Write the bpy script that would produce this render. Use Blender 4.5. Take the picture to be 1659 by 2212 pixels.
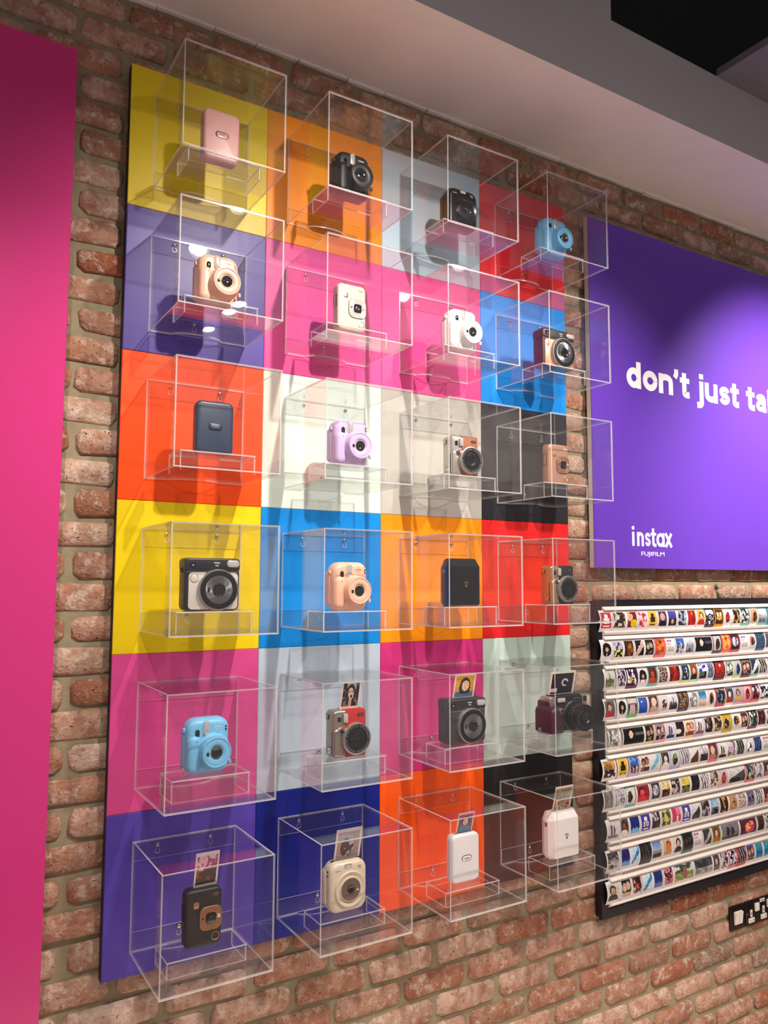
import bpy, math, random
from mathutils import Vector, Matrix

scene = bpy.context.scene
C = scene.collection
for o in list(bpy.data.objects):
    bpy.data.objects.remove(o)

# ------------------------------------------------------------------ camera
ZT = 2.82            # height of the top of the colour panels
cam_d = bpy.data.cameras.new('camera')
cam = bpy.data.objects.new('camera', cam_d)
C.objects.link(cam)
cam_d.sensor_fit = 'VERTICAL'
cam_d.sensor_height = 24.0
cam_d.lens = 1692.14 / 2212 * 24.0
cam_d.clip_start = 0.02
cam.location = (-0.41293, -1.88022, 1.54972)
_a, _b, _c = 0.54616, 0.088868, 0.0035589
_f = Vector((math.sin(_a) * math.cos(_b), math.cos(_a) * math.cos(_b), math.sin(_b)))
_r0 = Vector((math.cos(_a), -math.sin(_a), 0))
_u0 = _r0.cross(_f)
_r = _r0 * math.cos(_c) + _u0 * math.sin(_c)
_u = -_r0 * math.sin(_c) + _u0 * math.cos(_c)
cam.matrix_world = Matrix(((_r.x, _u.x, -_f.x, cam.location.x), (_r.y, _u.y, -_f.y, cam.location.y),
                           (_r.z, _u.z, -_f.z, cam.location.z), (0, 0, 0, 1)))
scene.camera = cam

# ------------------------------------------------------------------ world, exposure
world = bpy.data.worlds.new('shop_ambient')
scene.world = world
world.use_nodes = True
world.node_tree.nodes['Background'].inputs[0].default_value = (0.95, 0.86, 0.88, 1)
world.node_tree.nodes['Background'].inputs[1].default_value = 0.25
scene.view_settings.view_transform = 'Standard'
scene.view_settings.look = 'None'
scene.view_settings.exposure = 0.0
scene.view_settings.gamma = 1.0
scene.view_settings.use_curve_mapping = False
try:
    scene.cycles.transparent_max_bounces = 40
    scene.cycles.max_bounces = 12
except Exception:
    pass

# the row of ceiling spotlights, then three added floor lights: (lamp position, aim point, watts, half angle, blend)
LAMPS = [((-0.55, -1.35, 3.00), (-0.02, 0, 0.78), 84, 36, 0.8),
         ((0.60, -1.35, 3.00), (0.62, 0, 1.52), 195, 46, 1.0),
         ((1.65, -1.35, 3.00), (1.34, 0, 1.52), 138, 35, 0.9),
         ((2.75, -1.35, 3.00), (2.64, 0, 1.98), 460, 30, 1.0),
         ((-0.30, -2.40, 3.00), (-0.20, -1.15, -.3), 720, 26, 0.8),  # from here on added lamps: floor bounce brightens the soffit
         ((1.00, -2.40, 3.00), (1.00, -1.15, -.3), 720, 26, 0.8),
         ((2.30, -2.40, 3.00), (2.20, -1.15, -.3), 720, 26, 0.8)]
LAMP_COLOR = (1.0, 0.90, 0.80)

# ------------------------------------------------------------------ helpers
def lin(c):
    if isinstance(c, str):
        c = c.lstrip('#')
        c = [int(c[i:i + 2], 16) / 255 for i in (0, 2, 4)]
    return tuple((v / 12.92 if v <= 0.04045 else ((v + 0.055) / 1.055) ** 2.4) for v in c)

MATS = {}
def mat(name, col='#888888', rough=0.4, metal=0.0, spec=0.5, coat=0.0, noise=0.0, scale=60.0, bump=0.0, emit=None, aniso=False):
    """Principled material; optional procedural colour variation and relief."""
    if name in MATS:
        return MATS[name]
    m = bpy.data.materials.new(name)
    m.use_nodes = True
    nt = m.node_tree
    b = nt.nodes['Principled BSDF']
    c = lin(col) if isinstance(col, str) else col
    b.inputs['Base Color'].default_value = (*c, 1)
    b.inputs['Roughness'].default_value = rough
    b.inputs['Metallic'].default_value = metal
    b.inputs['Specular IOR Level'].default_value = spec
    b.inputs['Coat Weight'].default_value = coat
    b.inputs['Coat Roughness'].default_value = 0.06
    if noise or bump:
        tc = nt.nodes.new('ShaderNodeTexCoord')
        n = nt.nodes.new('ShaderNodeTexNoise')
        n.inputs['Scale'].default_value = scale
        n.inputs['Detail'].default_value = 4
        nt.links.new(tc.outputs['Object'], n.inputs['Vector'])
        if noise:
            mx = nt.nodes.new('ShaderNodeMix'); mx.data_type = 'RGBA'
            mx.inputs[6].default_value = (*[v * (1 - noise) for v in c], 1)
            mx.inputs[7].default_value = (*[min(1, v * (1 + noise)) for v in c], 1)
            nt.links.new(n.outputs[0], mx.inputs[0])
            nt.links.new(mx.outputs[2], b.inputs['Base Color'])
        if bump:
            bp = nt.nodes.new('ShaderNodeBump')
            bp.inputs['Strength'].default_value = bump
            bp.inputs['Distance'].default_value = 0.002
            nt.links.new(n.outputs[0], bp.inputs['Height'])
            nt.links.new(bp.outputs[0], b.inputs['Normal'])
    if aniso:
        t = nt.nodes.new('ShaderNodeTangent')
        t.direction_type = 'RADIAL'; t.axis = 'Y'
        b.inputs['Anisotropic'].default_value = 0.85
        nt.links.new(t.outputs[0], b.inputs['Tangent'])
    if emit:
        b.inputs['Emission Color'].default_value = (*emit[0], 1)
        b.inputs['Emission Strength'].default_value = emit[1]
    MATS[name] = m
    return m

def thin_acrylic(name, haze, tint, edge):
    """Thin clear sheet: straight-through transmission plus surface reflection by Schlick's law."""
    m = bpy.data.materials.new(name)
    m.use_nodes = True
    nt = m.node_tree
    nt.nodes.clear()
    N = nt.nodes.new
    out = N('ShaderNodeOutputMaterial')
    tr = N('ShaderNodeBsdfTransparent'); tr.inputs[0].default_value = (*tint, 1)
    gl = N('ShaderNodeBsdfGlossy'); gl.inputs['Roughness'].default_value = 0.0 if not edge else 0.15
    df = N('ShaderNodeBsdfDiffuse'); df.inputs[0].default_value = (0.9, 0.88, 0.88, 1)
    geo = N('ShaderNodeNewGeometry')
    dot = N('ShaderNodeVectorMath'); dot.operation = 'DOT_PRODUCT'
    nt.links.new(geo.outputs['Incoming'], dot.inputs[0]); nt.links.new(geo.outputs['Normal'], dot.inputs[1])
    ab = N('ShaderNodeMath'); ab.operation = 'ABSOLUTE'; nt.links.new(dot.outputs['Value'], ab.inputs[0])
    om = N('ShaderNodeMath'); om.operation = 'SUBTRACT'; om.inputs[0].default_value = 1.0; nt.links.new(ab.outputs[0], om.inputs[1])
    pw = N('ShaderNodeMath'); pw.operation = 'POWER'; pw.inputs[1].default_value = 5.0; nt.links.new(om.outputs[0], pw.inputs[0])
    ma = N('ShaderNodeMath'); ma.operation = 'MULTIPLY_ADD'; ma.inputs[1].default_value = 0.96; ma.inputs[2].default_value = 0.04
    nt.links.new(pw.outputs[0], ma.inputs[0])
    m1 = N('ShaderNodeMixShader'); m1.inputs[0].default_value = haze
    nt.links.new(tr.outputs[0], m1.inputs[1]); nt.links.new(df.outputs[0], m1.inputs[2])
    m2 = N('ShaderNodeMixShader')
    nt.links.new(ma.outputs[0], m2.inputs[0]); nt.links.new(m1.outputs[0], m2.inputs[1]); nt.links.new(gl.outputs[0], m2.inputs[2])
    nt.links.new(m2.outputs[0], out.inputs[0])
    MATS[name] = m
    return m

ACR = thin_acrylic('clear_acrylic', 0.004, (0.99, 0.99, 0.99), False)
ACR_EDGE = thin_acrylic('acrylic_cut_edge', 0.42, (0.95, 0.95, 0.95), True)

class MB:
    """mesh builder"""
    def __init__(s):
        s.v = []; s.f = []; s.m = []
    def add(s, verts, faces, mi=0):
        o = len(s.v); s.v += [tuple(p) for p in verts]
        for k, f in enumerate(faces):
            s.f.append(tuple(i + o for i in f)); s.m.append(mi if isinstance(mi, int) else mi[k])
        return s
    def box(s, x0, x1, y0, y1, z0, z1, mi=0):
        V = [(x0, y0, z0), (x1, y0, z0), (x1, y1, z0), (x0, y1, z0), (x0, y0, z1), (x1, y0, z1), (x1, y1, z1), (x0, y1, z1)]
        F = [(3, 2, 1, 0), (4, 5, 6, 7), (0, 1, 5, 4), (1, 2, 6, 5), (2, 3, 7, 6), (3, 0, 4, 7)]
        return s.add(V, F, mi)
    def loft(s, secs, mi=0, cap0=True, cap1=True):
        """secs: closed rings of equal length"""
        n = len(secs[0]); V = [p for r in secs for p in r]; F = []
        for k in range(len(secs) - 1):
            for i in range(n):
                j = (i + 1) % n
                F.append((k * n + i, k * n + j, (k + 1) * n + j, (k + 1) * n + i))
        if cap0: F.append(tuple(range(n - 1, -1, -1)))
        if cap1: F.append(tuple((len(secs) - 1) * n + i for i in range(n)))
        return s.add(V, F, mi)
    def lathe(s, prof, cx, cz, n=32, mi=0, cap0=False, cap1=True):
        """revolve (r, y) around the y axis at (cx, cz); goes from back to front"""
        secs = [[(cx + r * math.cos(2 * math.pi * i / n), y, cz + r * math.sin(2 * math.pi * i / n)) for i in range(n)] for r, y in prof]
        return s.loft(secs, mi, cap0, cap1)
    def rbody(s, x0, x1, z0, z1, yf, yb, r, ef, eb=None, mi=0, n=5, k=4):
        """rounded block: front at yf (smaller y), back at yb, corner radius r, edge rounding ef/eb"""
        eb = ef if eb is None else eb
        secs = []
        for i in range(k + 1):
            a = math.pi / 2 * i / k
            ins = ef * (1 - math.sin(a)); y = yf + ef * (1 - math.cos(a))
            secs.append(ring(x0 + ins, x1 - ins, z0 + ins, z1 - ins, max(0.0005, r - ins) if not isinstance(r, tuple) else tuple(max(0.0005, q - ins) for q in r), y, n))
        for i in range(k + 1):
            a = math.pi / 2 * (1 - i / k)
            ins = eb * (1 - math.sin(a)); y = yb - eb * (1 - math.cos(a))
            secs.append(ring(x0 + ins, x1 - ins, z0 + ins, z1 - ins, max(0.0005, r - ins) if not isinstance(r, tuple) else tuple(max(0.0005, q - ins) for q in r), y, n))
        return s.loft(secs, mi)
    def mesh(s, name, mats, smooth=40):
        me = bpy.data.meshes.new(name)
        me.from_pydata(s.v, [], s.f)
        for m in (mats if isinstance(mats, (list, tuple)) else [mats]):
            me.materials.append(m)
        if any(s.m):
            for p, i in zip(me.polygons, s.m): p.material_index = i
        if smooth:
            for p in me.polygons: p.use_smooth = True
            me.set_sharp_from_angle(angle=math.radians(smooth))
        me.update()
        return me

def ring(x0, x1, z0, z1, r, y, n=5):
    """rounded rectangle in the xz plane; r = radius or (tr, tl, bl, br); runs so loft normals point out"""
    if not isinstance(r, tuple): r = (r, r, r, r)
    P = []
    for q, (cx, cz, a0) in enumerate(((x1 - r[0], z1 - r[0], 0), (x0 + r[1], z1 - r[1], 90), (x0 + r[2], z0 + r[2], 180), (x1 - r[3], z0 + r[3], 270))):
        for i in range(n + 1):
            a = math.radians(a0 + 90 * i / n)
            P.append((cx + r[q] * math.cos(a), y, cz + r[q] * math.sin(a)))
    return P[::-1]

def obj(name, me, parent=None, loc=(0, 0, 0), rot=(0, 0, 0), label=None, cat=None, group=None, kind=None):
    o = bpy.data.objects.new(name, me)
    C.objects.link(o)
    o.location = loc; o.rotation_euler = rot
    if parent: o.parent = parent
    if label: o['label'] = label
    if cat: o['category'] = cat
    if group: o['group'] = group
    if kind: o['kind'] = kind
    return o

def thing(name, loc, label, cat, group=None, rot=(0, 0, 0)):
    return obj(name, None, None, loc, rot, label, cat, group)

def text_mesh(name, s, x0, x1, z0, z1, y, m, bold=0.0, depth=0.0004, flip=False):
    """lettering fitted to the box x0..x1, z0..z1 facing the room at depth y"""
    cu = bpy.data.curves.new(name, 'FONT')
    cu.body = s; cu.size = 1.0; cu.offset = bold; cu.resolution_u = 3
    t = bpy.data.objects.new(name, cu)
    C.objects.link(t)
    dg = bpy.context.evaluated_depsgraph_get()
    me0 = t.evaluated_get(dg).to_mesh()
    vs = [v.co.copy() for v in me0.vertices]; fs = [tuple(p.vertices) for p in me0.polygons]
    t.evaluated_get(dg).to_mesh_clear()
    bpy.data.objects.remove(t); bpy.data.curves.remove(cu)
    ax, bx = min(v.x for v in vs), max(v.x for v in vs)
    az, bz = min(v.y for v in vs), max(v.y for v in vs)
    k = (x1 - x0) / (bx - ax); q = (z1 - z0) / (bz - az)
    b = MB()
    n = len(vs)
    fr = [(x0 + (v.x - ax) * k, y - depth, z0 + (v.y - az) * q) for v in vs]
    bk = [(p[0], y, p[2]) for p in fr]
    b.add(fr, fs)
    # side walls from boundary edges
    from collections import Counter
    cnt = Counter()
    for f in fs:
        for i in range(len(f)): cnt[frozenset((f[i], f[(i + 1) % len(f)]))] += 1
    sides = []
    for f in fs:
        for i in range(len(f)):
            a, c = f[i], f[(i + 1) % len(f)]
            if cnt[frozenset((a, c))] == 1: sides.append((c, a, a + n, c + n))
    b.v += bk; b.f += sides; b.m += [0] * len(sides)
    return b.mesh(name, m, smooth=0)

# ------------------------------------------------------------------ the setting
def plaster(name, col, rough=0.75):
    return mat(name, col, rough, noise=0.04, scale=9, bump=0.05)

def brick_material(name):
    m = bpy.data.materials.new(name); m.use_nodes = True
    nt = m.node_tree; N = nt.nodes.new; L = nt.links.new
    b = nt.nodes['Principled BSDF']
    b.inputs['Roughness'].default_value = 0.88
    b.inputs['Specular IOR Level'].default_value = 0.2
    tc = N('ShaderNodeTexCoord'); oi = N('ShaderNodeObjectInfo')
    off = N('ShaderNodeVectorMath'); off.operation = 'MULTIPLY_ADD'
    cmb = N('ShaderNodeCombineXYZ')
    for i in range(3): L(oi.outputs['Random'], cmb.inputs[i])
    off.inputs[1].default_value = (37.0, 19.0, 53.0)
    L(cmb.outputs[0], off.inputs[0]); L(tc.outputs['Object'], off.inputs[2])
    # per-brick colour
    rc = N('ShaderNodeValToRGB'); L(oi.outputs['Random'], rc.inputs[0])
    el = rc.color_ramp.elements
    stops = [(0.0, '#9a6a50'), (0.14, '#bf9c86'), (0.28, '#a57e6a'), (0.42, '#c6ab98'), (0.56, '#985c42'), (0.68, '#bf9f8b'), (0.8, '#8c7868'), (0.9, '#ae7a62'), (1.0, '#ccb6a6')]
    el[0].position = 0; el[0].color = (*lin(stops[0][1]), 1); el[1].position = 1; el[1].color = (*lin(stops[-1][1]), 1)
    for p, c in stops[1:-1]:
        e = el.new(p); e.color = (*lin(c), 1)
    # blotches
    n1 = N('ShaderNodeTexNoise'); n1.inputs['Scale'].default_value = 24; n1.inputs['Detail'].default_value = 6; n1.inputs['Roughness'].default_value = 0.65
    L(off.outputs[0], n1.inputs['Vector'])
    r1 = N('ShaderNodeMapRange'); r1.inputs[1].default_value = 0.42; r1.inputs[2].default_value = 0.62
    L(n1.outputs[0], r1.inputs[0])
    mx1 = N('ShaderNodeMix'); mx1.data_type = 'RGBA'; mx1.inputs[7].default_value = (*lin('#8a5038'), 1)
    ml = N('ShaderNodeMath'); ml.operation = 'MULTIPLY'; ml.inputs[1].default_value = 0.62; L(r1.outputs[0], ml.inputs[0])
    L(ml.outputs[0], mx1.inputs[0]); L(rc.outputs[0], mx1.inputs[6])
    # pale mortar smears
    n2 = N('ShaderNodeTexNoise'); n2.inputs['Scale'].default_value = 38; n2.inputs['Detail'].default_value = 8; n2.inputs['Roughness'].default_value = 0.72
    o2 = N('ShaderNodeVectorMath'); o2.inputs[1].default_value = (7.3, 1.1, 4.2); L(off.outputs[0], o2.inputs[0]); L(o2.outputs[0], n2.inputs['Vector'])
    r2 = N('ShaderNodeMapRange'); r2.inputs[1].default_value = 0.52; r2.inputs[2].default_value = 0.63
    L(n2.outputs[0], r2.inputs[0])
    mk = N('ShaderNodeMath'); mk.operation = 'MULTIPLY'; mk.inputs[1].default_value = 0.6; L(r2.outputs[0], mk.inputs[0])
    mx2 = N('ShaderNodeMix'); mx2.data_type = 'RGBA'; mx2.inputs[7].default_value = (*lin('#d4c6b8'), 1)
    L(mk.outputs[0], mx2.inputs[0]); L(mx1.outputs[2], mx2.inputs[6])
    # dark pits
    n3 = N('ShaderNodeTexNoise'); n3.inputs['Scale'].default_value = 130; n3.inputs['Detail'].default_value = 3
    L(off.outputs[0], n3.inputs['Vector'])
    r3 = N('ShaderNodeMapRange'); r3.inputs[1].default_value = 0.66; r3.inputs[2].default_value = 0.72
    L(n3.outputs[0], r3.inputs[0])
    mx3 = N('ShaderNodeMix'); mx3.data_type = 'RGBA'; mx3.inputs[7].default_value = (*lin('#4a2c20'), 1)
    L(r3.outputs[0], mx3.inputs[0]); L(mx2.outputs[2], mx3.inputs[6])
    L(mx3.outputs[2], b.inputs['Base Color'])
    ad = N('ShaderNodeMath'); ad.operation = 'ADD'; L(n2.outputs[0], ad.inputs[0]); L(n3.outputs[0], ad.inputs[1])
    bp = N('ShaderNodeBump'); bp.inputs['Strength'].default_value = 0.9; bp.inputs['Distance'].default_value = 0.006
    L(ad.outputs[0], bp.inputs['Height']); L(bp.outputs[0], b.inputs['Normal'])
    return m

MORTAR = mat('grey_lime_mortar', '#8a8069', 0.95, spec=0.1, noise=0.2, scale=45, bump=0.8)
BRICK = brick_material('reclaimed_brick')
YM, YB = 0.040, 0.031           # mortar face, mean brick face
wall = obj('wall_back', MB().box(-1.6, 3.6, YM, 0.2, -0.3, 3.245).mesh('wall_back', MORTAR, 0), kind='structure',
           label='reclaimed red brick wall with wide grey mortar joints')

rng = random.Random(4)
def brick_mesh(k):
    r = random.Random(100 + k)
    hw, hh = 0.1035, 0.0305
    base = [(-hw, -.6 * hh), (-.86 * hw, -hh), (-.1 * hw, -hh), (.88 * hw, -hh), (hw, -.55 * hh), (hw, .6 * hh), (.86 * hw, hh), (.05 * hw, hh), (-.9 * hw, hh), (-hw, .55 * hh)]
    out = [(x + r.uniform(-.0035, .0035), z + r.uniform(-.0028, .0028)) for x, z in base]
    s0 = [(x * (1 - .0055 / hw), r.uniform(-.0025, .0015), z * (1 - .0055 / hh) ) for x, z in out]
    s1 = [(x, .0065, z) for x, z in out]
    s2 = [(x, .016, z) for x, z in out]
    return MB().loft([s0, s1, s2], cap1=False).mesh('brick', BRICK, 60)
BM = [brick_mesh(k) for k in range(14)]

inv = cam.matrix_world.inverted()
def pix(x, y, z):
    p = inv @ Vector((x, y, z))
    return (829.5 + 1692.14 * p.x / -p.z, 1106 - 1692.14 * p.y / -p.z) if p.z < 0 else (-9e9, 0)
HID = [(0.06, 1.36, ZT - 2.14, ZT - 0.09), (1.66, 3.4, 1.68, 2.72), (1.66, 2.95, 0.55, 1.40), (-1.1, -0.28, 0.1, 2.70)]
far = MB()
for n in range(-24, 23):
    zc = 1.294 - 0.0728 * n
    xs = -0.088 + 0.0014 * n + (0.111 if n % 2 else 0.0) - 0.222 * 6
    while xs < 3.5:
        ln = 0.222 + rng.uniform(-.006, .006)
        xc = xs + 0.111 + rng.uniform(-.003, .003)
        yb = YB + rng.uniform(-.002, .003)
        xs += 0.222
        if xc < -1.45 or zc < -0.25 or zc > 3.03: continue
        if any(a < xc - .11 and xc + .11 < b and c < zc - .035 and zc + .035 < d for a, b, c, d in HID): continue
        sx = (ln - 0.0155) / 0.207
        sz = rng.uniform(.93, 1.04)
        me = rng.choice(BM)
        ps = [pix(xc + i, yb, zc + j) for i in (-.1, .1) for j in (-.03, .03)]
        if any(-5 < u < 1664 and -5 < v < 2217 for u, v in ps):
            o = obj('brick', me, wall, (xc, yb, zc), (0, rng.uniform(-.008, .008), 0))
            o.scale = (sx, 1, sz)
            if rng.random() < .5: o.rotation_euler.y += math.pi
        else:
            far.add([(xc + v.co.x * sx, yb + v.co.y, zc + v.co.z * sz) for v in me.vertices], [tuple(p.vertices) for p in me.polygons])
obj('brickwork', far.mesh('brickwork', BRICK, 60), wall, kind='stuff')
# round mortar plugs on two bricks between sign and rack
for (x, z) in ((1.747, 1.535), (2.252, 1.54)):
    obj('mortar_plug', MB().lathe([(.013, .012), (.012, .002), (.009, -.001)], 0, 0, 14).mesh('mortar_plug', MORTAR), wall, (x, YB - .001, z))

flo = obj('floor', MB().box(-3.5, 5, -4.5, 0.2, -0.35, -0.3).mesh('floor', mat('grey_floor', '#c4b0a4', 0.45, noise=0.12, scale=5), 0), kind='structure')
WHITE_P = plaster('white_plaster', '#e4dcd8')
GREY_P = plaster('grey_plaster', '#6f6d78')
DARK_P = plaster('black_ceiling', '#120f16')
ceil = obj('ceiling', None, kind='structure', label='white bulkhead and dark open ceiling above the brick wall')
zs = 3.015
b = MB().box(-1.6, 3.6, -0.33, YM, zs, 3.245)
b.box(-1.6, 1.327, -0.33, YM, 3.2451, 5.2)
b.m = [1 if f[0] % 8 == 0 and k % 6 == 2 else 0 for k, f in enumerate(b.f)]
obj('bulkhead', b.mesh('bulkhead', [WHITE_P, plaster('shaded_fascia', '#b2aeb0')], 0), ceil)  # front face greyed: its shade is put into the colour
obj('ceiling_slab', MB().box(1.83, 3.6, -2.6, -0.3305, 3.245, 3.27).mesh('ceiling_slab', GREY_P, 0), ceil)
obj('ceiling_void', MB().box(-3.5, 5, -4.5, -0.3302, 5.2, 5.25).box(1.3275, 5, -0.25, -0.2, 3.2455, 5.2).box(3.6, 5, -4.5, -0.25, 3.25, 3.3).mesh('ceiling_void', DARK_P, 0), ceil)
# thin ragged white plaster bead where the soffit meets the bricks
bd = MB(); bx = -1.5
while bx < 3.4:
    w = rng.uniform(.05, .16)
    bd.box(bx, bx + w * .97, 0.028 - rng.uniform(0, .003), YM, zs - rng.uniform(.003, .008), zs)
    bx += w
obj('plaster_bead', bd.mesh('plaster_bead', WHITE_P, 0), ceil)

# ------------------------------------------------------------------ spotlights on their track, and the added rear row
BLACK_METAL = mat('black_metal', '#141416', 0.4, 0.3)
LAMP_GLOW = mat('lamp_glow', '#ffffff', 0.4, emit=((1.0, 0.93, 0.85), 70.0))
tr = thing('light_track', (1.1, -1.35, 3.16), 'black lighting track carrying the ceiling spotlights', 'light track')
obj('track_bar', MB().box(-2.2, 2.2, -.018, .018, -.012, .012).mesh('track_bar', BLACK_METAL, 0), tr)
for x in (-1.6, 0, 1.6):
    obj('hanger_rod', MB().box(x - .005, x + .005, -.005, .005, .012, 2.04).mesh('hanger_rod', BLACK_METAL, 0), tr)
added_track = thing('light_track', (1.0, -2.40, 3.16), 'added black lighting track, unseen behind the view, for the floor lights', 'light track')  # added track, holds the lamps that light the floor
obj('track_bar', MB().box(-2.2, 2.2, -.018, .018, -.012, .012).mesh('track_bar', BLACK_METAL, 0), added_track)
for x in (-1.6, 0, 1.6):
    obj('hanger_rod', MB().box(x - .005, x + .005, -.005, .005, .012, 2.04).mesh('hanger_rod', BLACK_METAL, 0), added_track)
ords = ['leftmost on the front track', 'second from the left on the front track', 'third from the left on the front track', 'rightmost on the front track',
        'leftmost of three added on the unseen rear track', 'middle of three added on the unseen rear track', 'rightmost of three added on the unseen rear track']
for k, (pos, aim, watts, half, blend) in enumerate(LAMPS):  # the rear-track lamps are added for bounce light
    P = Vector(pos); d = (Vector(aim) - P).normalized()
    q = d.to_track_quat('-Y', 'Z')
    t = thing('ceiling_spotlight', pos, 'black can spotlight, %s' % ords[k], 'spotlight', 'ceiling spotlights')
    t.rotation_mode = 'QUATERNION'; t.rotation_quaternion = q
    obj('housing', MB().lathe([(.03, .13), (.048, .12), (.05, 0), (.053, -.03), (.046, -.03), (.043, .005)], 0, 0, 28, cap0=True, cap1=False).mesh('housing', BLACK_METAL), t)
    obj('lens', MB().lathe([(.043, .004), (.042, .001)], 0, 0, 28, cap0=True).mesh('lens', LAMP_GLOW), t)
    br = obj('bracket', MB().box(-.006, .006, -.006, .006, .045, .16).mesh('bracket', BLACK_METAL, 0), t)
    ld = bpy.data.lights.new('spot_beam', 'SPOT')
    ld.energy = watts; ld.color = LAMP_COLOR; ld.spot_size = math.radians(2 * half); ld.spot_blend = blend; ld.shadow_soft_size = 0.028
    lo = bpy.data.objects.new('spot_beam', ld); C.objects.link(lo)
    lo.parent = t; lo.location = (0, -.034, 0)
    lo.rotation_euler = (math.radians(-90), 0, 0)

# ------------------------------------------------------------------ colour panels
PAN = [[('yellow', '#d9bf12'), ('orange', '#e0820f'), ('steel blue', '#a9bccb'), ('red', '#d8222a')],
       [('purple', '#4a3c8e'), ('hot pink', '#d4488a'), ('bright pink', '#d84a8a'), ('sky blue', '#1486de')],
       [('orange red', '#ec4a0c'), ('mint white', '#d5e4da'), ('warm grey', '#b4b0a8'), ('charcoal', '#2a282d')],
       [('lemon yellow', '#e2c40c'), ('azure blue', '#0f84d6'), ('amber', '#f2900c'), ('scarlet', '#da2424')],
       [('rose pink', '#cc4688'), ('pale blue', '#b0c0d0'), ('magenta pink', '#c42e78'), ('pale mint', '#b9cec4')],
       [('violet', '#4e3c9e'), ('navy blue', '#0c1c80'), ('bright orange', '#f2560e'), ('black', '#232124')]]
RN = ['top', 'second', 'third', 'fourth', 'fifth', 'bottom']
CN = ['first', 'second', 'third', 'last']
def panel_mat(i, j):
    n, c = PAN[i][j]
    return mat('gloss_%s_board' % n.replace(' ', '_'), c, 0.38, spec=0.3, noise=0.02, scale=3)
def panel_mesh(m, e=.0015):
    s = .36 - .0004
    R = lambda i, y: [(i, y, -s + i), (s - i, y, -s + i), (s - i, y, -i), (i, y, -i)]
    return MB().loft([R(e, 0), R(0, e), R(0, .027)], [0] * 4 + [1] * 4 + [0, 1]).mesh('panel', [m, mat('dark_board_edge', '#241a24', 0.6)], 0)
for i in range(6):
    for j in range(4):
        n, c = PAN[i][j]
        obj('colour_panel', panel_mesh(panel_mat(i, j)), None, (j * .36 + .0002, 0, ZT - i * .36 - .0002),
            label='glossy square %s panel, %s in the %s row of the colour wall' % (n, CN[j], RN[i]), cat='panel', group='square colour panels on the wall')

# tall magenta board on the left
b = MB()
R = lambda i, y: [(-1.05 + i, y, .25 + i), (-.128 - i, y, .25 + i), (-.128 - i, y, 2.795 - i), (-1.05 + i, y, 2.795 - i)]
b.loft([R(.0015, -.02), R(0, -.0185), R(0, .018)])
obj('display_board', b.mesh('display_board', mat('gloss_magenta_board', '#c23478', 0.2, spec=0.4, noise=0.02, scale=3), 0),
    label='tall glossy magenta board at the left edge of the brick wall', cat='board')

# ------------------------------------------------------------------ acrylic boxes
BWX, BH, BD, TH = 0.2476, 0.2435, 0.2443, 0.0034
OX, OZ = 0.0594, 0.0645
g = 0.0002
def sheet(name, x0, x1, y0, y1, z0, z1):
    """acrylic sheet; the two large faces clear, the four cut edges brighter"""
    dx, dy, dz = x1 - x0, y1 - y0, z1 - z0
    b = MB().box(x0, x1, y0, y1, z0, z1)
    t = min(dx, dy, dz)
    big = (0, 1) if t == dz else ((2, 4) if t == dy else (3, 5))
    b.m = [0 if k in big else 1 for k in range(6)]
    return b.mesh(name, [ACR, ACR_EDGE], 0)
def bottom_sheet():
    """floor of the box with the curved finger notch at its back edge"""
    x0, x1, y0, y1 = TH + g, BWX - TH - g, -BD + TH + g, -.0042
    pts = [(x0, y0), (x1, y0), (x1, y1)]
    cx = .118
    for k in range(13):
        a = math.pi * k / 12
        pts.append((cx + .062 * math.cos(a), y1 - .028 * math.sin(a)))
    pts.append((x0, y1))
    n = len(pts)
    b = MB().loft([[(x, y, 0) for x, y in pts], [(x, y, TH) for x, y in pts]])
    b.m = [1] * n + [0, 0]
    return b.mesh('bottom_sheet', [ACR, ACR_EDGE], 0)
BOX = [('front_sheet', sheet('front_sheet', 0, BWX, -BD, -BD + TH, 0, BH)),
       ('side_sheet', sheet('side_sheet', 0, TH, -BD + TH + g, -.0003, 0, BH)),
       ('side_sheet', sheet('side_sheet', BWX - TH, BWX, -BD + TH + g, -.0003, 0, BH)),
       ('top_sheet', sheet('top_sheet', TH + g, BWX - TH - g, -BD + TH + g, -.0003, BH - TH, BH)),
       ('bottom_sheet', bottom_sheet()),
       ('back_strip', sheet('back_strip', TH + g, BWX - TH - g, -.0041, -.0003, BH - .044, BH - TH - g)),
       ('back_strip', sheet('back_strip', TH + g, BWX - TH - g, -.0041, -.0003, TH + g, .044))]
STEEL = mat('polished_steel', '#c9c6c4', 0.18, 1.0)
SCREW = MB().lathe([(.0046, .004), (.0046, -.0008), (.0038, -.002), (.0018, -.0026)], 0, 0, 12).mesh('screw', STEEL)
def keyhole_mesh():
    b = MB(); P = []
    for k in range(15):
        a = math.radians(115 + 310 * k / 14)
        P.append((.0062 * math.cos(a), -.014 + .0062 * math.sin(a)))
    P += [(.0026, 0.002), (-.0026, 0.002)]
    n = len(P)
    cz = -.012
    i = [(x * .82, (z - cz) * .82 + cz) for x, z in P]
    for ya, A, B in ((-.0046, P, i),):
        b.loft([[(x, -.0041, z) for x, z in A], [(x, ya, z) for x, z in A], [(x, ya, z) for x, z in B], [(x, -.0041, z) for x, z in B]], cap0=False, cap1=False)
    return b.mesh('keyhole', ACR_EDGE, 0)
KEYH = keyhole_mesh()
RISE = {}
_h = [[.036, .041, .042, .043], [.041, .042, .044, .046], [.046, .047, .046, .049], [.047, .042, .048, .050], [.047, .044, .040, .040], [.035, .037, .037, .040]]
RISER_M = {}
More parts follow.
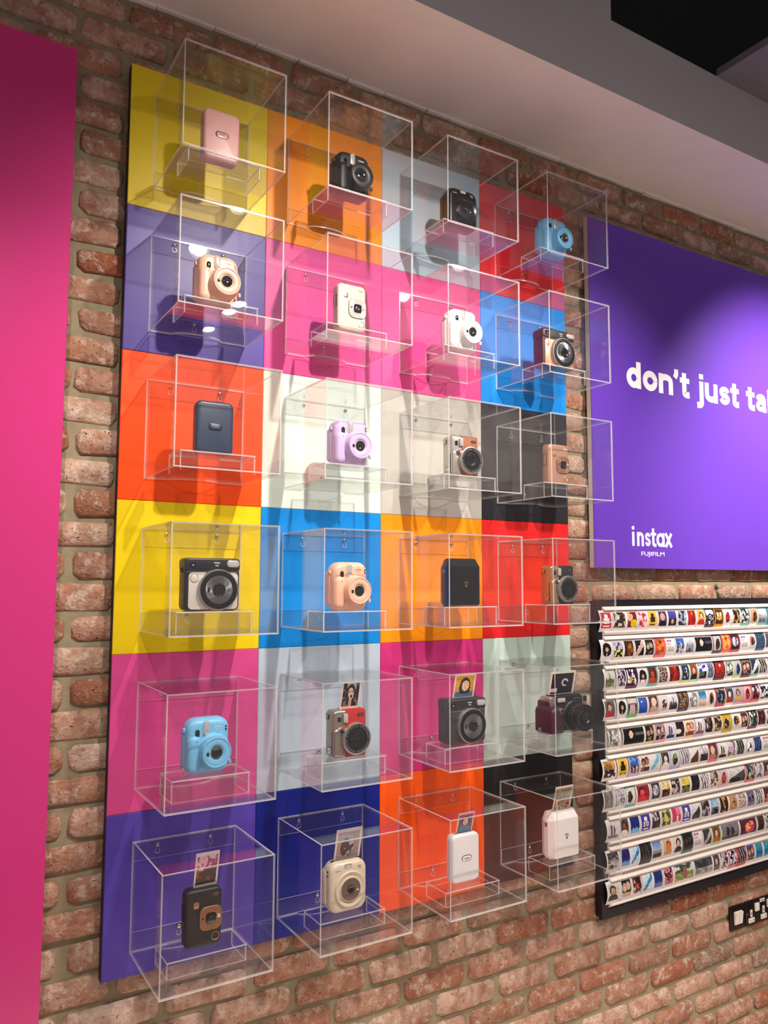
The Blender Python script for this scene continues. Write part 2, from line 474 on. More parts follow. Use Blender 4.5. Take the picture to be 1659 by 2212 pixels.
def riser_meshes(h):
    if h in RISER_M: return RISER_M[h]
    w, d = .178, .090
    x0, x1, y0, y1 = -w / 2, w / 2, -d / 2, d / 2
    t = .003
    RISER_M[h] = [('top_sheet', sheet('top_sheet', x0, x1, y0, y1, h - t, h)),
                  ('front_sheet', sheet('front_sheet', x0, x1, y0, y0 + t, 0, h - t - g)),
                  ('side_sheet', sheet('side_sheet', x0, x0 + t, y0 + t + g, y1, 0, h - t - g)),
                  ('side_sheet', sheet('side_sheet', x1 - t, x1, y0 + t + g, y1, 0, h - t - g))]
    return RISER_M[h]
SPOT = {}     # base point of the product in each box
for i in range(6):
    for j in range(4):
        bx, bz = j * .36 + OX, ZT - i * .36 - OZ - BH
        n = PAN[i][j][0]
        t = thing('acrylic_box', (bx, 0, bz), 'clear acrylic display box mounted on the %s panel, %s in the %s row' % (n, CN[j], RN[i]), 'display box', 'clear acrylic wall boxes')
        for nm, me in BOX: obj(nm, me, t)
        for (x, z) in ((.057, BH - .014), (.183, BH - .014), (.112, .036)):
            obj('screw', SCREW, t, (x, -.0035, z))
            obj('keyhole', KEYH, t, (x, 0, z))
        h = _h[i][j]
        r = thing('acrylic_riser', (bx + BWX / 2, -.1295, bz + TH + .0002), 'low clear acrylic riser inside the box on the %s panel in the %s row' % (n, RN[i]), 'display stand', 'clear acrylic risers')
        for nm, me in riser_meshes(h): obj(nm, me, r)
        SPOT[i, j] = (bx + BWX / 2, -.128, bz + TH + .0002 + h + .0002)

# ------------------------------------------------------------------ products
LENS = mat('lens_glass', '#08080a', 0.06, spec=0.8, coat=0.6)
BLK = mat('black_plastic', '#141315', 0.35)
SILVER = mat('satin_silver', '#b9b4ac', 0.3, 0.85)
CHROME = mat('chrome_ring', '#d4d0cc', 0.15, 1.0)
FLASH = mat('flash_window', '#e8e4dc', 0.15, 0.6, coat=0.6)
DARKRING = mat('black_ring', '#0f0f12', 0.3)
GREYTXT = mat('grey_lettering', '#77736f', 0.5)
WHITETXT = mat('white_lettering', '#e6e4e0', 0.5)
BLACKTXT = mat('black_lettering', '#1c1a1c', 0.5)
RADIAL = mat('brushed_disc', '#a8a6aa', 0.32, 1.0, aniso=True)

def plate(name, x0, x1, z0, z1, r, yf, yb, m, e=.0008, n=4, k=2):
    return MB().rbody(x0, x1, z0, z1, yf, yb, r, min(e, (yb - yf) * .45), 0.0001, n=n, k=k).mesh(name, m)

def add_text(t, s, x0, x1, z0, z1, y, m, name='lettering'):
    obj(name, text_mesh(name, s, x0, x1, z0, z1, y, m, bold=.008, depth=.0003), t)

def instant_camera(t, col, lettering, rough=.35, face=None):
    """rounded instant film camera with a big round lens barrel"""
    M = mat('camera_shell_' + col.strip('#'), col, rough, spec=.35)
    F = mat('camera_face_' + (face or col).strip('#'), face or col, rough, spec=.45)
    D = .045
    obj('body', MB().rbody(-.0490, .0485, .0, .1210, -.0225, .0225, (.024, .026, .019, .019), .015, .012, n=7, k=6).mesh('body', M), t)
    obj('hand_grip', MB().rbody(-.0485, -.0165, .004, .0865, -.0290, -.004, (.015, .016, .015, .015), .0125, .004, n=6, k=5).mesh('hand_grip', M), t)
    obj('rear_cover', MB().rbody(-.0510, -.036, .012, .098, -.004, .026, .008, .006, n=4, k=3).mesh('rear_cover', M), t)
    cx, cz = .0100, .0500
    bar = obj('lens_barrel', MB().lathe([(.0395, -.010), (.0395, -.0215), (.0380, -.0255), (.0358, -.029), (.0348, -.034), (.0343, -.043), (.0335, -.0475), (.0325, -.0497), (.0305, -.0498), (.0298, -.0485), (.0285, -.0478), (.0170, -.0470), (.0160, -.0462), (.0135, -.0455)], cx, cz, 40).mesh('lens_barrel', M), t)
    obj('face_ring', MB().lathe([(.0287, -.0468), (.0287, -.0484), (.0262, -.0492), (.0190, -.0486), (.0170, -.0478)], cx, cz, 40, cap1=False).mesh('face_ring', F), bar)
    obj('lens', MB().lathe([(.0128, -.045), (.0128, -.0482), (.0112, -.0486), (.0100, -.0476)], cx, cz, 28).mesh('lens', LENS), bar)
    obj('light_sensor', plate('light_sensor', cx - .0240, cx - .0175, cz - .0065, cz + .0020, .0022, -.0500, -.0470, LENS), bar)
    obj('shutter_tab', MB().rbody(.0405, .0475, .020, .030, -.040, -.033, .0025, .002, n=3, k=2).mesh('shutter_tab', M), bar)
    obj('viewfinder', plate('viewfinder', -.0320, -.0215, .0815, .0985, .0052, -.0235, -.0205, LENS), t)
    fl = obj('flash', plate('flash', -.0135, .0005, .0835, .1155, .0066, -.0262, -.0195, FLASH, e=.002), t)
    obj('flash_frame', plate('flash_frame', -.0148, .0018, .0820, .1168, .0078, -.0240, -.0190, M, e=.0015), fl)
    for z in (.1010, .0945):
        obj('sensor_dot', MB().lathe([(.0020, -.021), (.0020, -.0232)], .0390, z, 12).mesh('sensor_dot', BLK), t)
    obj('sensor_dot', plate('sensor_dot', .0185, .0215, .0875, .0890, .0006, -.0232, -.021, BLK), t)
    obj('sensor_dot', plate('sensor_dot', -.0300, -.0285, .0715, .0745, .0006, -.0297, -.027, BLK), t)
    for x in (-.0495, .0470):
        obj('strap_lug', MB().rbody(x - .0045, x + .0045, .0900, .1010, -.006, .006, .0035, .003, n=3, k=2).mesh('strap_lug', M), t)
    add_text(t, 'instax', .0125, .0285, .1000, .1045, -.0226, lettering)
    add_text(t, 'mini 11', .0150, .0260, .0955, .0975, -.0226, lettering)
    return .0012

def photo_printer(t, col, ringm, txt):
    """flat pocket printer with an oval button"""
    M = mat('printer_shell_' + col.strip('#'), col, .38)
    obj('rear_shell', MB().rbody(-.0440, .0440, .0, .1240, .0015, .0170, .014, .001, .008, n=6, k=4).mesh('rear_shell', M), t)
    obj('front_shell', MB().rbody(-.0451, .0451, .0005, .1249, -.0175, .0010, .014, .0075, .001, n=6, k=5).mesh('front_shell', M), t)
    ringo = obj('button_ring', plate('button_ring', -.0165, .0165, .0560, .0715, .0077, -.0190, -.0150, ringm, e=.001, n=7), t)
    obj('power_button', plate('power_button', -.0138, .0138, .0585, .0690, .0052, -.0197, -.0150, M, e=.0008, n=7), ringo)
    obj('film_slot', MB().box(-.030, .030, -.004, .0005, .1240, .1252).mesh('film_slot', BLK, 0), t)
    add_text(t, 'instax', -.0080, .0080, .0617, .0660, -.0198, txt)

def hybrid_camera(t, col, rough, ringm, ringcol, txt, btn):
    """slim digital instant camera with a rounded-square ring lens"""
    M = mat('slim_shell_' + col.strip('#'), col, rough, metal=.35 if btn is ringm and col != '#1d1a19' else 0.0, noise=.05, scale=400)
    obj('body', MB().rbody(-.0411, .0411, .0, .1229, -.0160, .0160, .0125, .0065, n=6, k=5).mesh('body', M), t)
    obj('side_strip', MB().rbody(-.0424, -.0400, .058, .094, -.006, .008, .003, .0010, n=3, k=2).mesh('side_strip', M), t)
    cx, cz = .0150, .0600
    b = MB()
    secs = []
    w = .0245
    prof = [(.0255, -.015), (.0255, -.0172), (.0245, -.0188)]
    s = .0245
    while s > .0135:
        prof += [(s, -.0196), (s - .0013, -.0196), (s - .0016, -.0185), (s - .0024, -.0185)]
        s -= .0027
    prof += [(.0118, -.0192), (.0112, -.0180)]
    for s, y in prof: secs.append(ring(cx - s, cx + s, cz - s, cz + s, s * .58, y, 6))
    rg = obj('lens_surround', b.loft(secs).mesh('lens_surround', ringm, 25), t)
    obj('surround_rim', MB().rbody(cx - .0262, cx + .0262, cz - .0262, cz + .0262, -.0176, -.0140, .0160, .0012, .0001, n=6, k=2).mesh('surround_rim', ringcol), rg)
    ln = obj('lens_cover', plate('lens_cover', cx - .0108, cx + .0108, cz - .0108, cz + .0108, .0040, -.0202, -.0170, LENS), rg)
    obj('lens', MB().lathe([(.0062, -.0195), (.0062, -.0210), (.0045, -.0214), (.0030, -.0206)], cx, cz, 20).mesh('lens', BLK), ln)
    obj('flash', plate('flash', cx + .0142, cx + .0205, cz - .0015, cz + .0060, .0012, -.0208, -.0180, FLASH), rg)
    obj('mirror_dot', plate('mirror_dot', cx - .0200, cx - .0168, cz - .0005, cz + .0042, .001, -.0206, -.0180, BLK), rg)
    obj('shutter_button', plate('shutter_button', -.0245, -.0120, .0850, .0980, .0030, -.0182, -.0140, btn, e=.001), t)
    rb = obj('print_button', MB().lathe([(.0092, -.015), (.0092, -.0168), (.0080, -.0172), (.0072, -.0166)], .0270, .0195, 28, cap1=False).mesh('print_button', btn), t)
    obj('button_cap', MB().lathe([(.0073, -.015), (.0073, -.0168)], .0270, .0195, 28).mesh('button_cap', M), rb)
    obj('button_mark', plate('button_mark', .0266, .0274, .0180, .0210, .0003, -.0171, -.0160, btn), rb)
    obj('film_slot', MB().box(-.029, .029, -.003, .003, .1222, .1231).mesh('film_slot', BLK, 0), t)
    add_text(t, 'instax', .0180, .0340, .1080, .1125, -.0161, txt)
    add_text(t, 'LiPlay', .0200, .0330, .1045, .1065, -.0161, txt)

def square_camera(t, bodycol, platecol, platemetal):
    """wide square-format camera with a large ringed lens"""
    M = mat('square_shell_' + bodycol.strip('#'), bodycol, .4, noise=.05, scale=300)
    F = mat('square_plate_' + platecol.strip('#'), platecol, .3, platemetal)
    obj('body', MB().rbody(-.0643, .0643, .0, .1186, -.0225, .0225, (.010, .010, .013, .013), .005, n=5, k=3).mesh('body', M), t)
    obj('top_band', MB().rbody(-.0650, .0650, .0885, .1192, -.0245, .0235, .009, .004, n=4, k=3).mesh('top_band', M), t)
    fp = obj('front_plate', plate('front_plate', -.0560, .0600, .0035, .0865, .009, -.0242, -.0200, F, e=.001), t)
    obj('trim_line', MB().box(-.0600, .0620, -.0244, -.0220, .0868, .0884).mesh('trim_line', SILVER, 0), t)
    cx, cz = .0110, .0475
    hs = obj('lens_housing', MB().lathe([(.0470, -.020), (.0470, -.0290), (.0462, -.0335), (.0452, -.0350), (.0435, -.0352)], cx, cz, 48, cap1=False).mesh('lens_housing', SILVER), t)
    obj('black_ring', MB().lathe([(.0440, -.030), (.0437, -.0349), (.0335, -.0362), (.0318, -.0362)], cx, cz, 48, cap1=False).mesh('black_ring', DARKRING), hs)
    dm = MB().lathe([(.0318, -.030), (.0318, -.0366), (.0300, -.0370), (.0150, -.0362)], 0, 0, 48, cap1=False).mesh('brushed_disc', RADIAL)
    obj('brushed_disc', dm, hs, (cx, 0, cz))
    ln = obj('lens', MB().lathe([(.0152, -.030), (.0152, -.0372), (.0140, -.0376), (.0120, -.0366), (.0075, -.0360)], cx, cz, 32).mesh('lens', LENS), hs)
    obj('sensor_window', plate('sensor_window', cx - .0270, cx - .0215, cz - .0060, cz + .0060, .0022, -.0378, -.0340, BLK), hs)
    obj('selfie_mirror', plate('selfie_mirror', cx + .0180, cx + .0275, cz - .0045, cz + .0045, .0042, -.0378, -.0340, CHROME), hs)
    fl = obj('flash', plate('flash', .0325, .0610, .0995, .1130, .0062, -.0285, -.0220, FLASH, e=.0015, n=6), t)
    obj('flash_frame', plate('flash_frame', .0312, .0625, .0980, .1145, .0075, -.0268, -.0215, SILVER, e=.001, n=6), fl)
    obj('viewfinder', plate('viewfinder', -.0560, -.0400, .0985, .1110, .0022, -.0256, -.0220, LENS), t)
    obj('indicator_dot', MB().lathe([(.0014, -.024), (.0014, -.0264)], -.0470, .1030, 10).mesh('indicator_dot', WHITETXT), t)
    sb = obj('shutter_button', MB().lathe([(.0088, -.022), (.0088, -.0248), (.0080, -.0252)], -.0430, .0730, 28).mesh('shutter_button', F), t)
    obj('button_gap', MB().lathe([(.0097, -.022), (.0097, -.0245), (.0089, -.0245)], -.0430, .0730, 28, cap1=False).mesh('button_gap', M), sb)
    obj('strap_lug', MB().rbody(-.0685, -.0635, .0860, .0980, -.005, .005, .002, .002, n=3, k=2).mesh('strap_lug', M), t)
    obj('film_slot', MB().box(-.048, .048, -.003, .003, .1185, .1195).mesh('film_slot', BLK, 0), t)
    add_text(t, 'instax', .0020, .0160, .1070, .1110, -.0246, WHITETXT)
    add_text(t, 'SQ6', .0050, .0130, .1005, .1040, -.0246, WHITETXT)

def leather_camera(t, col, metalcol):
    """upright retro camera: silver frame, leather front and a big ringed lens"""
    M = mat('retro_metal_' + metalcol.strip('#'), metalcol, .32, .75)
    F = mat('retro_leather_' + col.strip('#'), col, .5, noise=.08, scale=500, bump=.15)
    obj('body', MB().rbody(-.0461, .0461, .0, .1134, -.0215, .0215, .010, .005, n=5, k=4).mesh('body', M), t)
    obj('hand_grip', MB().rbody(-.0461, -.0180, .002, .0700, -.0265, -.010, .008, .006, .003, n=5, k=4).mesh('hand_grip', M), t)
    obj('leather_front', plate('leather_front', -.0135, .0425, .0008, .1126, .003, -.0232, -.0180, F, e=.001), t)
    obj('leather_top', MB().box(-.0130, .0420, -.0200, .0195, .1128, .1140).mesh('leather_top', F, 0), t)
    cx, cz = .0125, .0450
    obj('lens_collar', MB().lathe([(.0405, -.018), (.0400, -.0265), (.0392, -.0285)], cx, cz, 40, cap1=False).mesh('lens_collar', F), t)
    hs = obj('lens_ring', MB().lathe([(.0392, -.020), (.0396, -.0330), (.0386, -.0365), (.0364, -.0375), (.0342, -.0372), (.0338, -.0350)], cx, cz, 44, cap1=False).mesh('lens_ring', SILVER), t)
    fc = obj('lens_face', MB().lathe([(.0339, -.030), (.0339, -.0362), (.0255, -.0362), (.0250, -.0350), (.0215, -.0350), (.0210, -.0364), (.0165, -.0372), (.0120, -.0360), (.0085, -.0350)], cx, cz, 44).mesh('lens_face', DARKRING), hs)
    tk = MB()
    for k in range(44):
        if k % 11 == 10: continue
        a = 2 * math.pi * k / 44
        x, z = cx + .0305 * math.cos(a), cz + .0305 * math.sin(a)
        s = .00062
        tk.box(x - s, x + s, -.0367, -.0360, z - s, z + s)
    obj('tick_marks', tk.mesh('tick_marks', WHITETXT, 0), fc)
    obj('lens', MB().lathe([(.0082, -.034), (.0082, -.0362), (.0055, -.0366)], cx, cz, 24).mesh('lens', LENS), fc)
    obj('sensor_window', plate('sensor_window', cx - .0185, cx - .0135, cz + .0005, cz + .0100, .0016, -.0380, -.0340, LENS), fc)
    vf = obj('viewfinder', plate('viewfinder', -.0350, -.0265, .0860, .0985, .0012, -.0232, -.0195, LENS), t)
    obj('viewfinder_frame', plate('viewfinder_frame', -.0362, -.0253, .0848, .0997, .0018, -.0226, -.0190, CHROME), vf)
    fl = obj('flash', plate('flash', -.0205, -.0085, .0850, .1060, .0032, -.0275, -.0200, FLASH, e=.0015), t)
    obj('flash_frame', plate('flash_frame', -.0218, -.0072, .0836, .1074, .0042, -.0260, -.0190, M, e=.001), fl)
    sb = obj('shutter_button', MB().lathe([(.0095, -.020), (.0095, -.0260), (.0085, -.0282), (.0060, -.0286)], -.0265, .0640, 28).mesh('shutter_button', CHROME), t)
    obj('button_centre', MB().lathe([(.0050, -.027), (.0050, -.0290), (.0035, -.0294)], -.0265, .0640, 20).mesh('button_centre', BLK), sb)
    obj('side_button', MB().rbody(-.0473, -.0450, .010, .026, -.010, .006, .007, .0008, n=5, k=2).mesh('side_button', CHROME), t)
    obj('strap_lug', MB().rbody(-.0490, -.0455, .090, .104, .004, .016, .003, .001, n=3, k=2).mesh('strap_lug', M), t)
    obj('name_plate', plate('name_plate', .0195, .0370, .0960, .1045, .0008, -.0238, -.0220, BLK), t)
    add_text(t, 'instax', .0212, .0354, .1005, .1033, -.0239, GREYTXT)
    add_text(t, 'mini 90', .0225, .0340, .0972, .0992, -.0239, GREYTXT)

def bowl_camera(t, col, disc, rough, txt, side=None):
    """soft square camera with a dished front around the lens"""
    M = mat('bowl_shell_' + col.strip('#'), col, rough, coat=.3)
    S = mat('bowl_side_' + side.strip('#'), side, .35) if side else M
    D = mat('bowl_disc_' + disc.strip('#'), disc, .35, .3)
    obj('body', MB().rbody(-.0513, .0513, .0, .1183, -.0215, .0205, .024, .012, .010, n=8, k=6).mesh('body', M), t)
    obj('rear_cover', MB().rbody(-.0545, .0500, .010, .106, -.002, .0235, .018, .006, n=6, k=3).mesh('rear_cover', S), t)
    cx, cz = .0030, .0540
    bz = obj('front_bowl', MB().lathe([(.0430, -.0190), (.0424, -.0236), (.0404, -.0262), (.0384, -.0258), (.0360, -.0234), (.0322, -.0222), (.0288, -.0224), (.0280, -.0258), (.0270, -.0264), (.0262, -.0258)], cx, cz, 48, cap1=False).mesh('front_bowl', M), t)
    ds = obj('lens_disc', MB().lathe([(.0264, -.022), (.0264, -.0262), (.0254, -.0268), (.0105, -.0262)], cx, cz, 44, cap1=False).mesh('lens_disc', D), bz)
    obj('lens', MB().lathe([(.0107, -.022), (.0107, -.0270), (.0094, -.0274), (.0080, -.0260), (.0050, -.0256)], cx, cz, 32).mesh('lens', LENS), ds)
    obj('selfie_mirror', plate('selfie_mirror', cx + .0138, cx + .0222, cz - .0055, cz + .0035, .0040, -.0276, -.0250, CHROME), ds)
    fl = obj('flash', plate('flash', -.0110, .0060, .1045, .1110, .0016, -.0226, -.0190, FLASH), t)
    obj('flash_frame', plate('flash_frame', -.0122, .0072, .1032, .1122, .0022, -.0222, -.0185, GREYTXT), fl)
    for z in (.0960, .0860):
        obj('side_slot', MB().box(-.0516, -.0490, -.0100, -.0030, z, z + .0035).mesh('side_slot', BLK, 0), t)
    obj('film_slot', MB().box(-.039, .039, -.003, .003, .1178, .1186).mesh('film_slot', BLK, 0), t)
    add_text(t, 'FUJIFILM', -.0385, -.0235, .0985, .1010, -.0216, txt)
    add_text(t, 'instax', .0230, .0330, .1030, .1055, -.0216, txt)
    add_text(t, 'SQ', .0270, .0330, .0985, .1015, -.0216, txt)

def faceted_printer(t, col, txt, rough, coat):
    """angular printer with cut corners"""
    M = mat('faceted_shell_' + col.strip('#'), col, rough, coat=coat)
    def oc(hw, tw, z0, z1, zs, y, c=.006):
        return [(-hw + c, y, z0), (hw - c, y, z0), (hw, y, z0 + c * 1.6), (hw, y, zs), (tw, y, z1), (-tw, y, z1), (-hw, y, zs), (-hw, y, z0 + c * 1.6)]
    b = MB().loft([oc(.0470, .0445, .0030, .1090, .1085, -.0222, .003), oc(.0580, .0440, .0, .1305, .1060, -.0060), oc(.0580, .0440, .0, .1305, .1060, .0100), oc(.0540, .0420, .003, .1275, .1040, .0222)])
    obj('body', b.mesh('body', M, 0), t)
    obj('side_panel', MB().box(-.0584, -.0570, -.0040, .0060, .0900, .1010).mesh('side_panel', mat('grey_button', '#6f6a68', .4), 0), t)
    obj('film_slot', MB().box(-.038, .038, -.003, .003, .1300, .1308).mesh('film_slot', BLK, 0), t)
    add_text(t, 'instax', -.0060, .0080, .0640, .0680, -.0223, txt)
    add_text(t, 'SHARE', -.0060, .0080, .0600, .0618, -.0223, txt)
    obj('logo_mark', plate('logo_mark', -.0015, .0035, .0530, .0580, .0004, -.0226, -.0200, txt, e=.0001), t)

def wide_camera(t):
    """broad dark camera with a long knurled lens and a bulky hand grip"""
    M = mat('wide_black', '#17161a', .4, noise=.05, scale=300)
    G = mat('wide_grip_pink_reflect', '#2b1622', .45, bump=.1, scale=300)  # purple-brown tint: pink reflection painted into the dark grip
    obj('body', MB().rbody(-.0700, .0839, .0, .0900, -.0260, .0240, .008, .005, n=4, k=3).mesh('body', M), t)
    obj('hand_grip', MB().rbody(-.0839, -.0330, .0, .0760, -.0560, .0200, (.016, .020, .008, .008), .014, .006, n=6, k=5).mesh('hand_grip', G), t)
    obj('top_plate', MB().rbody(-.0660, -.0420, .0700, .1010, -.0280, .0180, .006, .005, n=4, k=3).mesh('top_plate', SILVER), t)
    sd = obj('shutter_dial', MB().lathe([(.0095, -.040), (.0095, -.0560), (.0080, -.0590), (.0060, -.0592)], -.0470, .0640, 28).mesh('shutter_dial', CHROME), t)
    obj('dial_centre', MB().lathe([(.0058, -.055), (.0056, -.0600)], -.0470, .0640, 20).mesh('dial_centre', M), sd)
    obj('top_deck', MB().rbody(-.0420, .0640, .0800, .1030, -.0250, .0200, .006, .004, n=4, k=3).mesh('top_deck', M), t)
    fl = obj('flash', plate('flash', -.0380, -.0080, .0840, .0970, .0025, -.0310, -.0240, FLASH, e=.001), t)
    obj('flash_frame', plate('flash_frame', -.0400, -.0060, .0820, .0990, .0035, -.0290, -.0230, BLK, e=.001), fl)
    vf = obj('viewfinder', plate('viewfinder', .0670, .0800, .0820, .0960, .0020, -.0290, -.0230, LENS), t)
    obj('viewfinder_frame', plate('viewfinder_frame', .0635, .0835, .0700, .1000, .0040, -.0275, -.0150, SILVER, e=.002), vf)
    cx, cz = .0230, .0430
    br = obj('lens_barrel', MB().lathe([(.0440, -.020), (.0440, -.0320), (.0400, -.0350), (.0395, -.0420)], cx, cz, 40, cap1=False).mesh('lens_barrel', M), t)
    kn = []
    for r, y in ((.0375, -.042), (.0392, -.044), (.0392, -.062), (.0375, -.064)):
        kn.append([(cx + (r - (.0010 if q % 2 else 0)) * math.cos(2 * math.pi * q / 72), y, cz + (r - (.0010 if q % 2 else 0)) * math.sin(2 * math.pi * q / 72)) for q in range(72)])
    obj('focus_ring', MB().loft(kn, cap0=False, cap1=False).mesh('focus_ring', M, 20), br)
    obj('lens_front', MB().lathe([(.0380, -.060), (.0385, -.0780), (.0370, -.0810), (.0345, -.0810), (.0335, -.0790), (.0230, -.0770), (.0220, -.0785), (.0185, -.0785), (.0150, -.0740)], cx, cz, 40).mesh('lens_front', DARKRING), br)
    tk = MB()
    for k in range(36):
        a = 2 * math.pi * k / 36
        x, z = cx + .0290 * math.cos(a), cz + .0290 * math.sin(a)
        tk.box(x - .0006, x + .0006, -.0788, -.0779, z - .0006, z + .0006)
    obj('tick_marks', tk.mesh('tick_marks', GREYTXT, 0), br)
    obj('lens', MB().lathe([(.0152, -.072), (.0150, -.0760), (.0090, -.0775)], cx, cz, 28).mesh('lens', LENS), br)
    obj('strap_lug', MB().rbody(-.0880, -.0830, .004, .014, -.010, .000, .003, .0015, n=3, k=2).mesh('strap_lug', SILVER), t)
    obj('film_slot', MB().box(-.050, .055, -.003, .003, .1025, .1036).mesh('film_slot', BLK, 0), t)
    add_text(t, 'instax WIDE 300', .0280, .0560, .0905, .0935, -.0251, GREYTXT)

def place(i, j, name, label, cat, group, dx=0, dy=0, rz=0):
    x, y, z = SPOT[i, j]
    return thing(name, (x + dx, y + dy, z), label, cat, group, (0, 0, math.radians(rz)))

g11, gpr, ghy, gsq, gle, gbo, gfa = ('rounded instant cameras with a big lens barrel', 'flat pocket printers', 'slim cameras with a rounded-square lens surround',
    'square-format cameras with a large ringed lens', 'upright retro cameras with leather fronts', 'soft square cameras with a dished front', 'angular printers')
for (i, j), col, lab, tx, ro in [((0, 1), '#0f0e10', 'charcoal black rounded instant camera in the top row box on the orange panel', WHITETXT, .45),
        ((0, 3), '#6fb4e0', 'sky blue rounded instant camera in the top row box on the red panel', WHITETXT, .35),
        ((1, 0), '#e8b49c', 'blush pink rounded instant camera in the box on the purple panel', GREYTXT, .35),
        ((1, 2), '#e8e4e4', 'white rounded instant camera in the box on the bright pink panel', GREYTXT, .35),
        ((2, 1), '#cdb4e0', 'lilac rounded instant camera in the box on the mint white panel', WHITETXT, .35),
        ((3, 1), '#eab49c', 'blush pink rounded instant camera in the box on the azure blue panel', GREYTXT, .35),
        ((4, 0), '#74b8e2', 'sky blue rounded instant camera in the box on the rose pink panel', WHITETXT, .35)]:
    instant_camera(place(i, j, 'instant_camera', lab, 'camera', g11), col, tx, ro)
photo_printer(place(0, 0, 'photo_printer', 'dusky pink pocket printer with oval button in the box on the yellow panel', 'printer', gpr), '#d39a96', mat('rose_ring', '#8a5a5c', .25, .8), BLACKTXT)
photo_printer(place(2, 0, 'photo_printer', 'dark navy pocket printer with oval button in the box on the orange red panel', 'printer', gpr), '#22304a', mat('navy_ring', '#1b2436', .2, .4), GREYTXT)
photo_printer(place(5, 2, 'photo_printer', 'white pocket printer with silver oval button ejecting a photo on the bright orange panel', 'printer', gpr), '#dcdadc', CHROME, GREYTXT)
GOLD = mat('bronze_ring', '#b08462', .38, .7)
hybrid_camera(place(1, 1, 'slim_camera', 'cream slim camera with silver square lens surround in the box on the hot pink panel', 'camera', ghy), '#ddd2ba', .35, mat('bright_satin', '#d8d4d0', .35, .55), BLK, GREYTXT, SILVER)
hybrid_camera(place(2, 3, 'slim_camera', 'rose gold slim camera in the box on the charcoal panel', 'camera', ghy), '#b58872', .35, mat('rose_gold', '#c49a84', .35, .7), BLK, WHITETXT, mat('rose_gold', '#c49a84', .35, .7))
hybrid_camera(place(5, 0, 'slim_camera', 'black slim camera with bronze lens surround ejecting a photo on the violet panel', 'camera', ghy), '#1d1a19', .5, GOLD, BLK, GOLD, GOLD)
square_camera(place(1, 3, 'square_camera', 'black and blush gold square-format camera in the box on the sky blue panel', 'camera', gsq), '#1d181a', '#e0a07c', .5)
square_camera(place(3, 0, 'square_camera', 'black and pearl white square-format camera in the box on the lemon yellow panel', 'camera', gsq), '#15161f', '#d8d0c8', .25)
square_camera(place(4, 2, 'square_camera', 'graphite grey square-format camera ejecting a photo on the magenta pink panel', 'camera', gsq), '#232227', '#4a494e', .5)
leather_camera(place(2, 2, 'retro_camera', 'brown leather and silver retro camera in the box on the warm grey panel', 'camera', gle), '#8e4a22', '#b9b6b0')
leather_camera(place(3, 3, 'retro_camera', 'black leather and champagne retro camera in the box on the scarlet panel', 'camera', gle), '#17151a', '#b89a80')
leather_camera(place(4, 1, 'retro_camera', 'red leather and silver retro camera ejecting a portrait on the pale blue panel', 'camera', gle), '#a81a18', '#a89c8e')
bowl_camera(place(0, 2, 'digital_instant_camera', 'glossy black soft square camera in the top row box on the steel blue panel', 'camera', gbo), '#0f0d10', '#17151a', .25, WHITETXT)
bowl_camera(place(5, 1, 'digital_instant_camera', 'beige soft square camera ejecting a photo in the box on the navy panel', 'camera', gbo), '#cfc2ae', '#6e5a50', .35, GREYTXT)
faceted_printer(place(3, 2, 'faceted_printer', 'black angular printer with cut corners in the box on the amber panel', 'printer', gfa), '#0e0e12', mat('gold_lettering', '#a8844c', .4, .6), .25, .4)
faceted_printer(place(5, 3, 'faceted_printer', 'white angular printer with cut corners ejecting a photo on the black panel', 'printer', gfa), '#e4dedc', BLACKTXT, .4, .1)
wide_camera(place(4, 3, 'wide_camera', 'broad black camera with silver trim ejecting a wide photo on the pale mint panel', 'camera', None, dx=.004))

# ------------------------------------------------------------------ printed pictures
def photo_material():
    m = bpy.data.materials.new('glossy_photo_print'); m.use_nodes = True
    nt = m.node_tree
    a = nt.nodes.new('ShaderNodeVertexColor'); a.layer_name = 'print'
    b = nt.nodes['Principled BSDF']
    nt.links.new(a.outputs[0], b.inputs['Base Color'])
    b.inputs['Roughness'].default_value = 0.3
    return m
PHOTO = photo_material()

def vnoise(r, n):
    """smooth value noise on the unit square"""
    G = [[r.random() for _ in range(n + 2)] for _ in range(n + 2)]
    def f(u, v):
        x, y = u * n, v * n
        i, j = int(x), int(y); a, b = x - i, y - j
        a = a * a * (3 - 2 * a); b = b * b * (3 - 2 * b)
        i = min(i, n); j = min(j, n)
        return (G[i][j] * (1 - a) + G[i + 1][j] * a) * (1 - b) + (G[i][j + 1] * (1 - a) + G[i + 1][j + 1] * a) * b
    return f

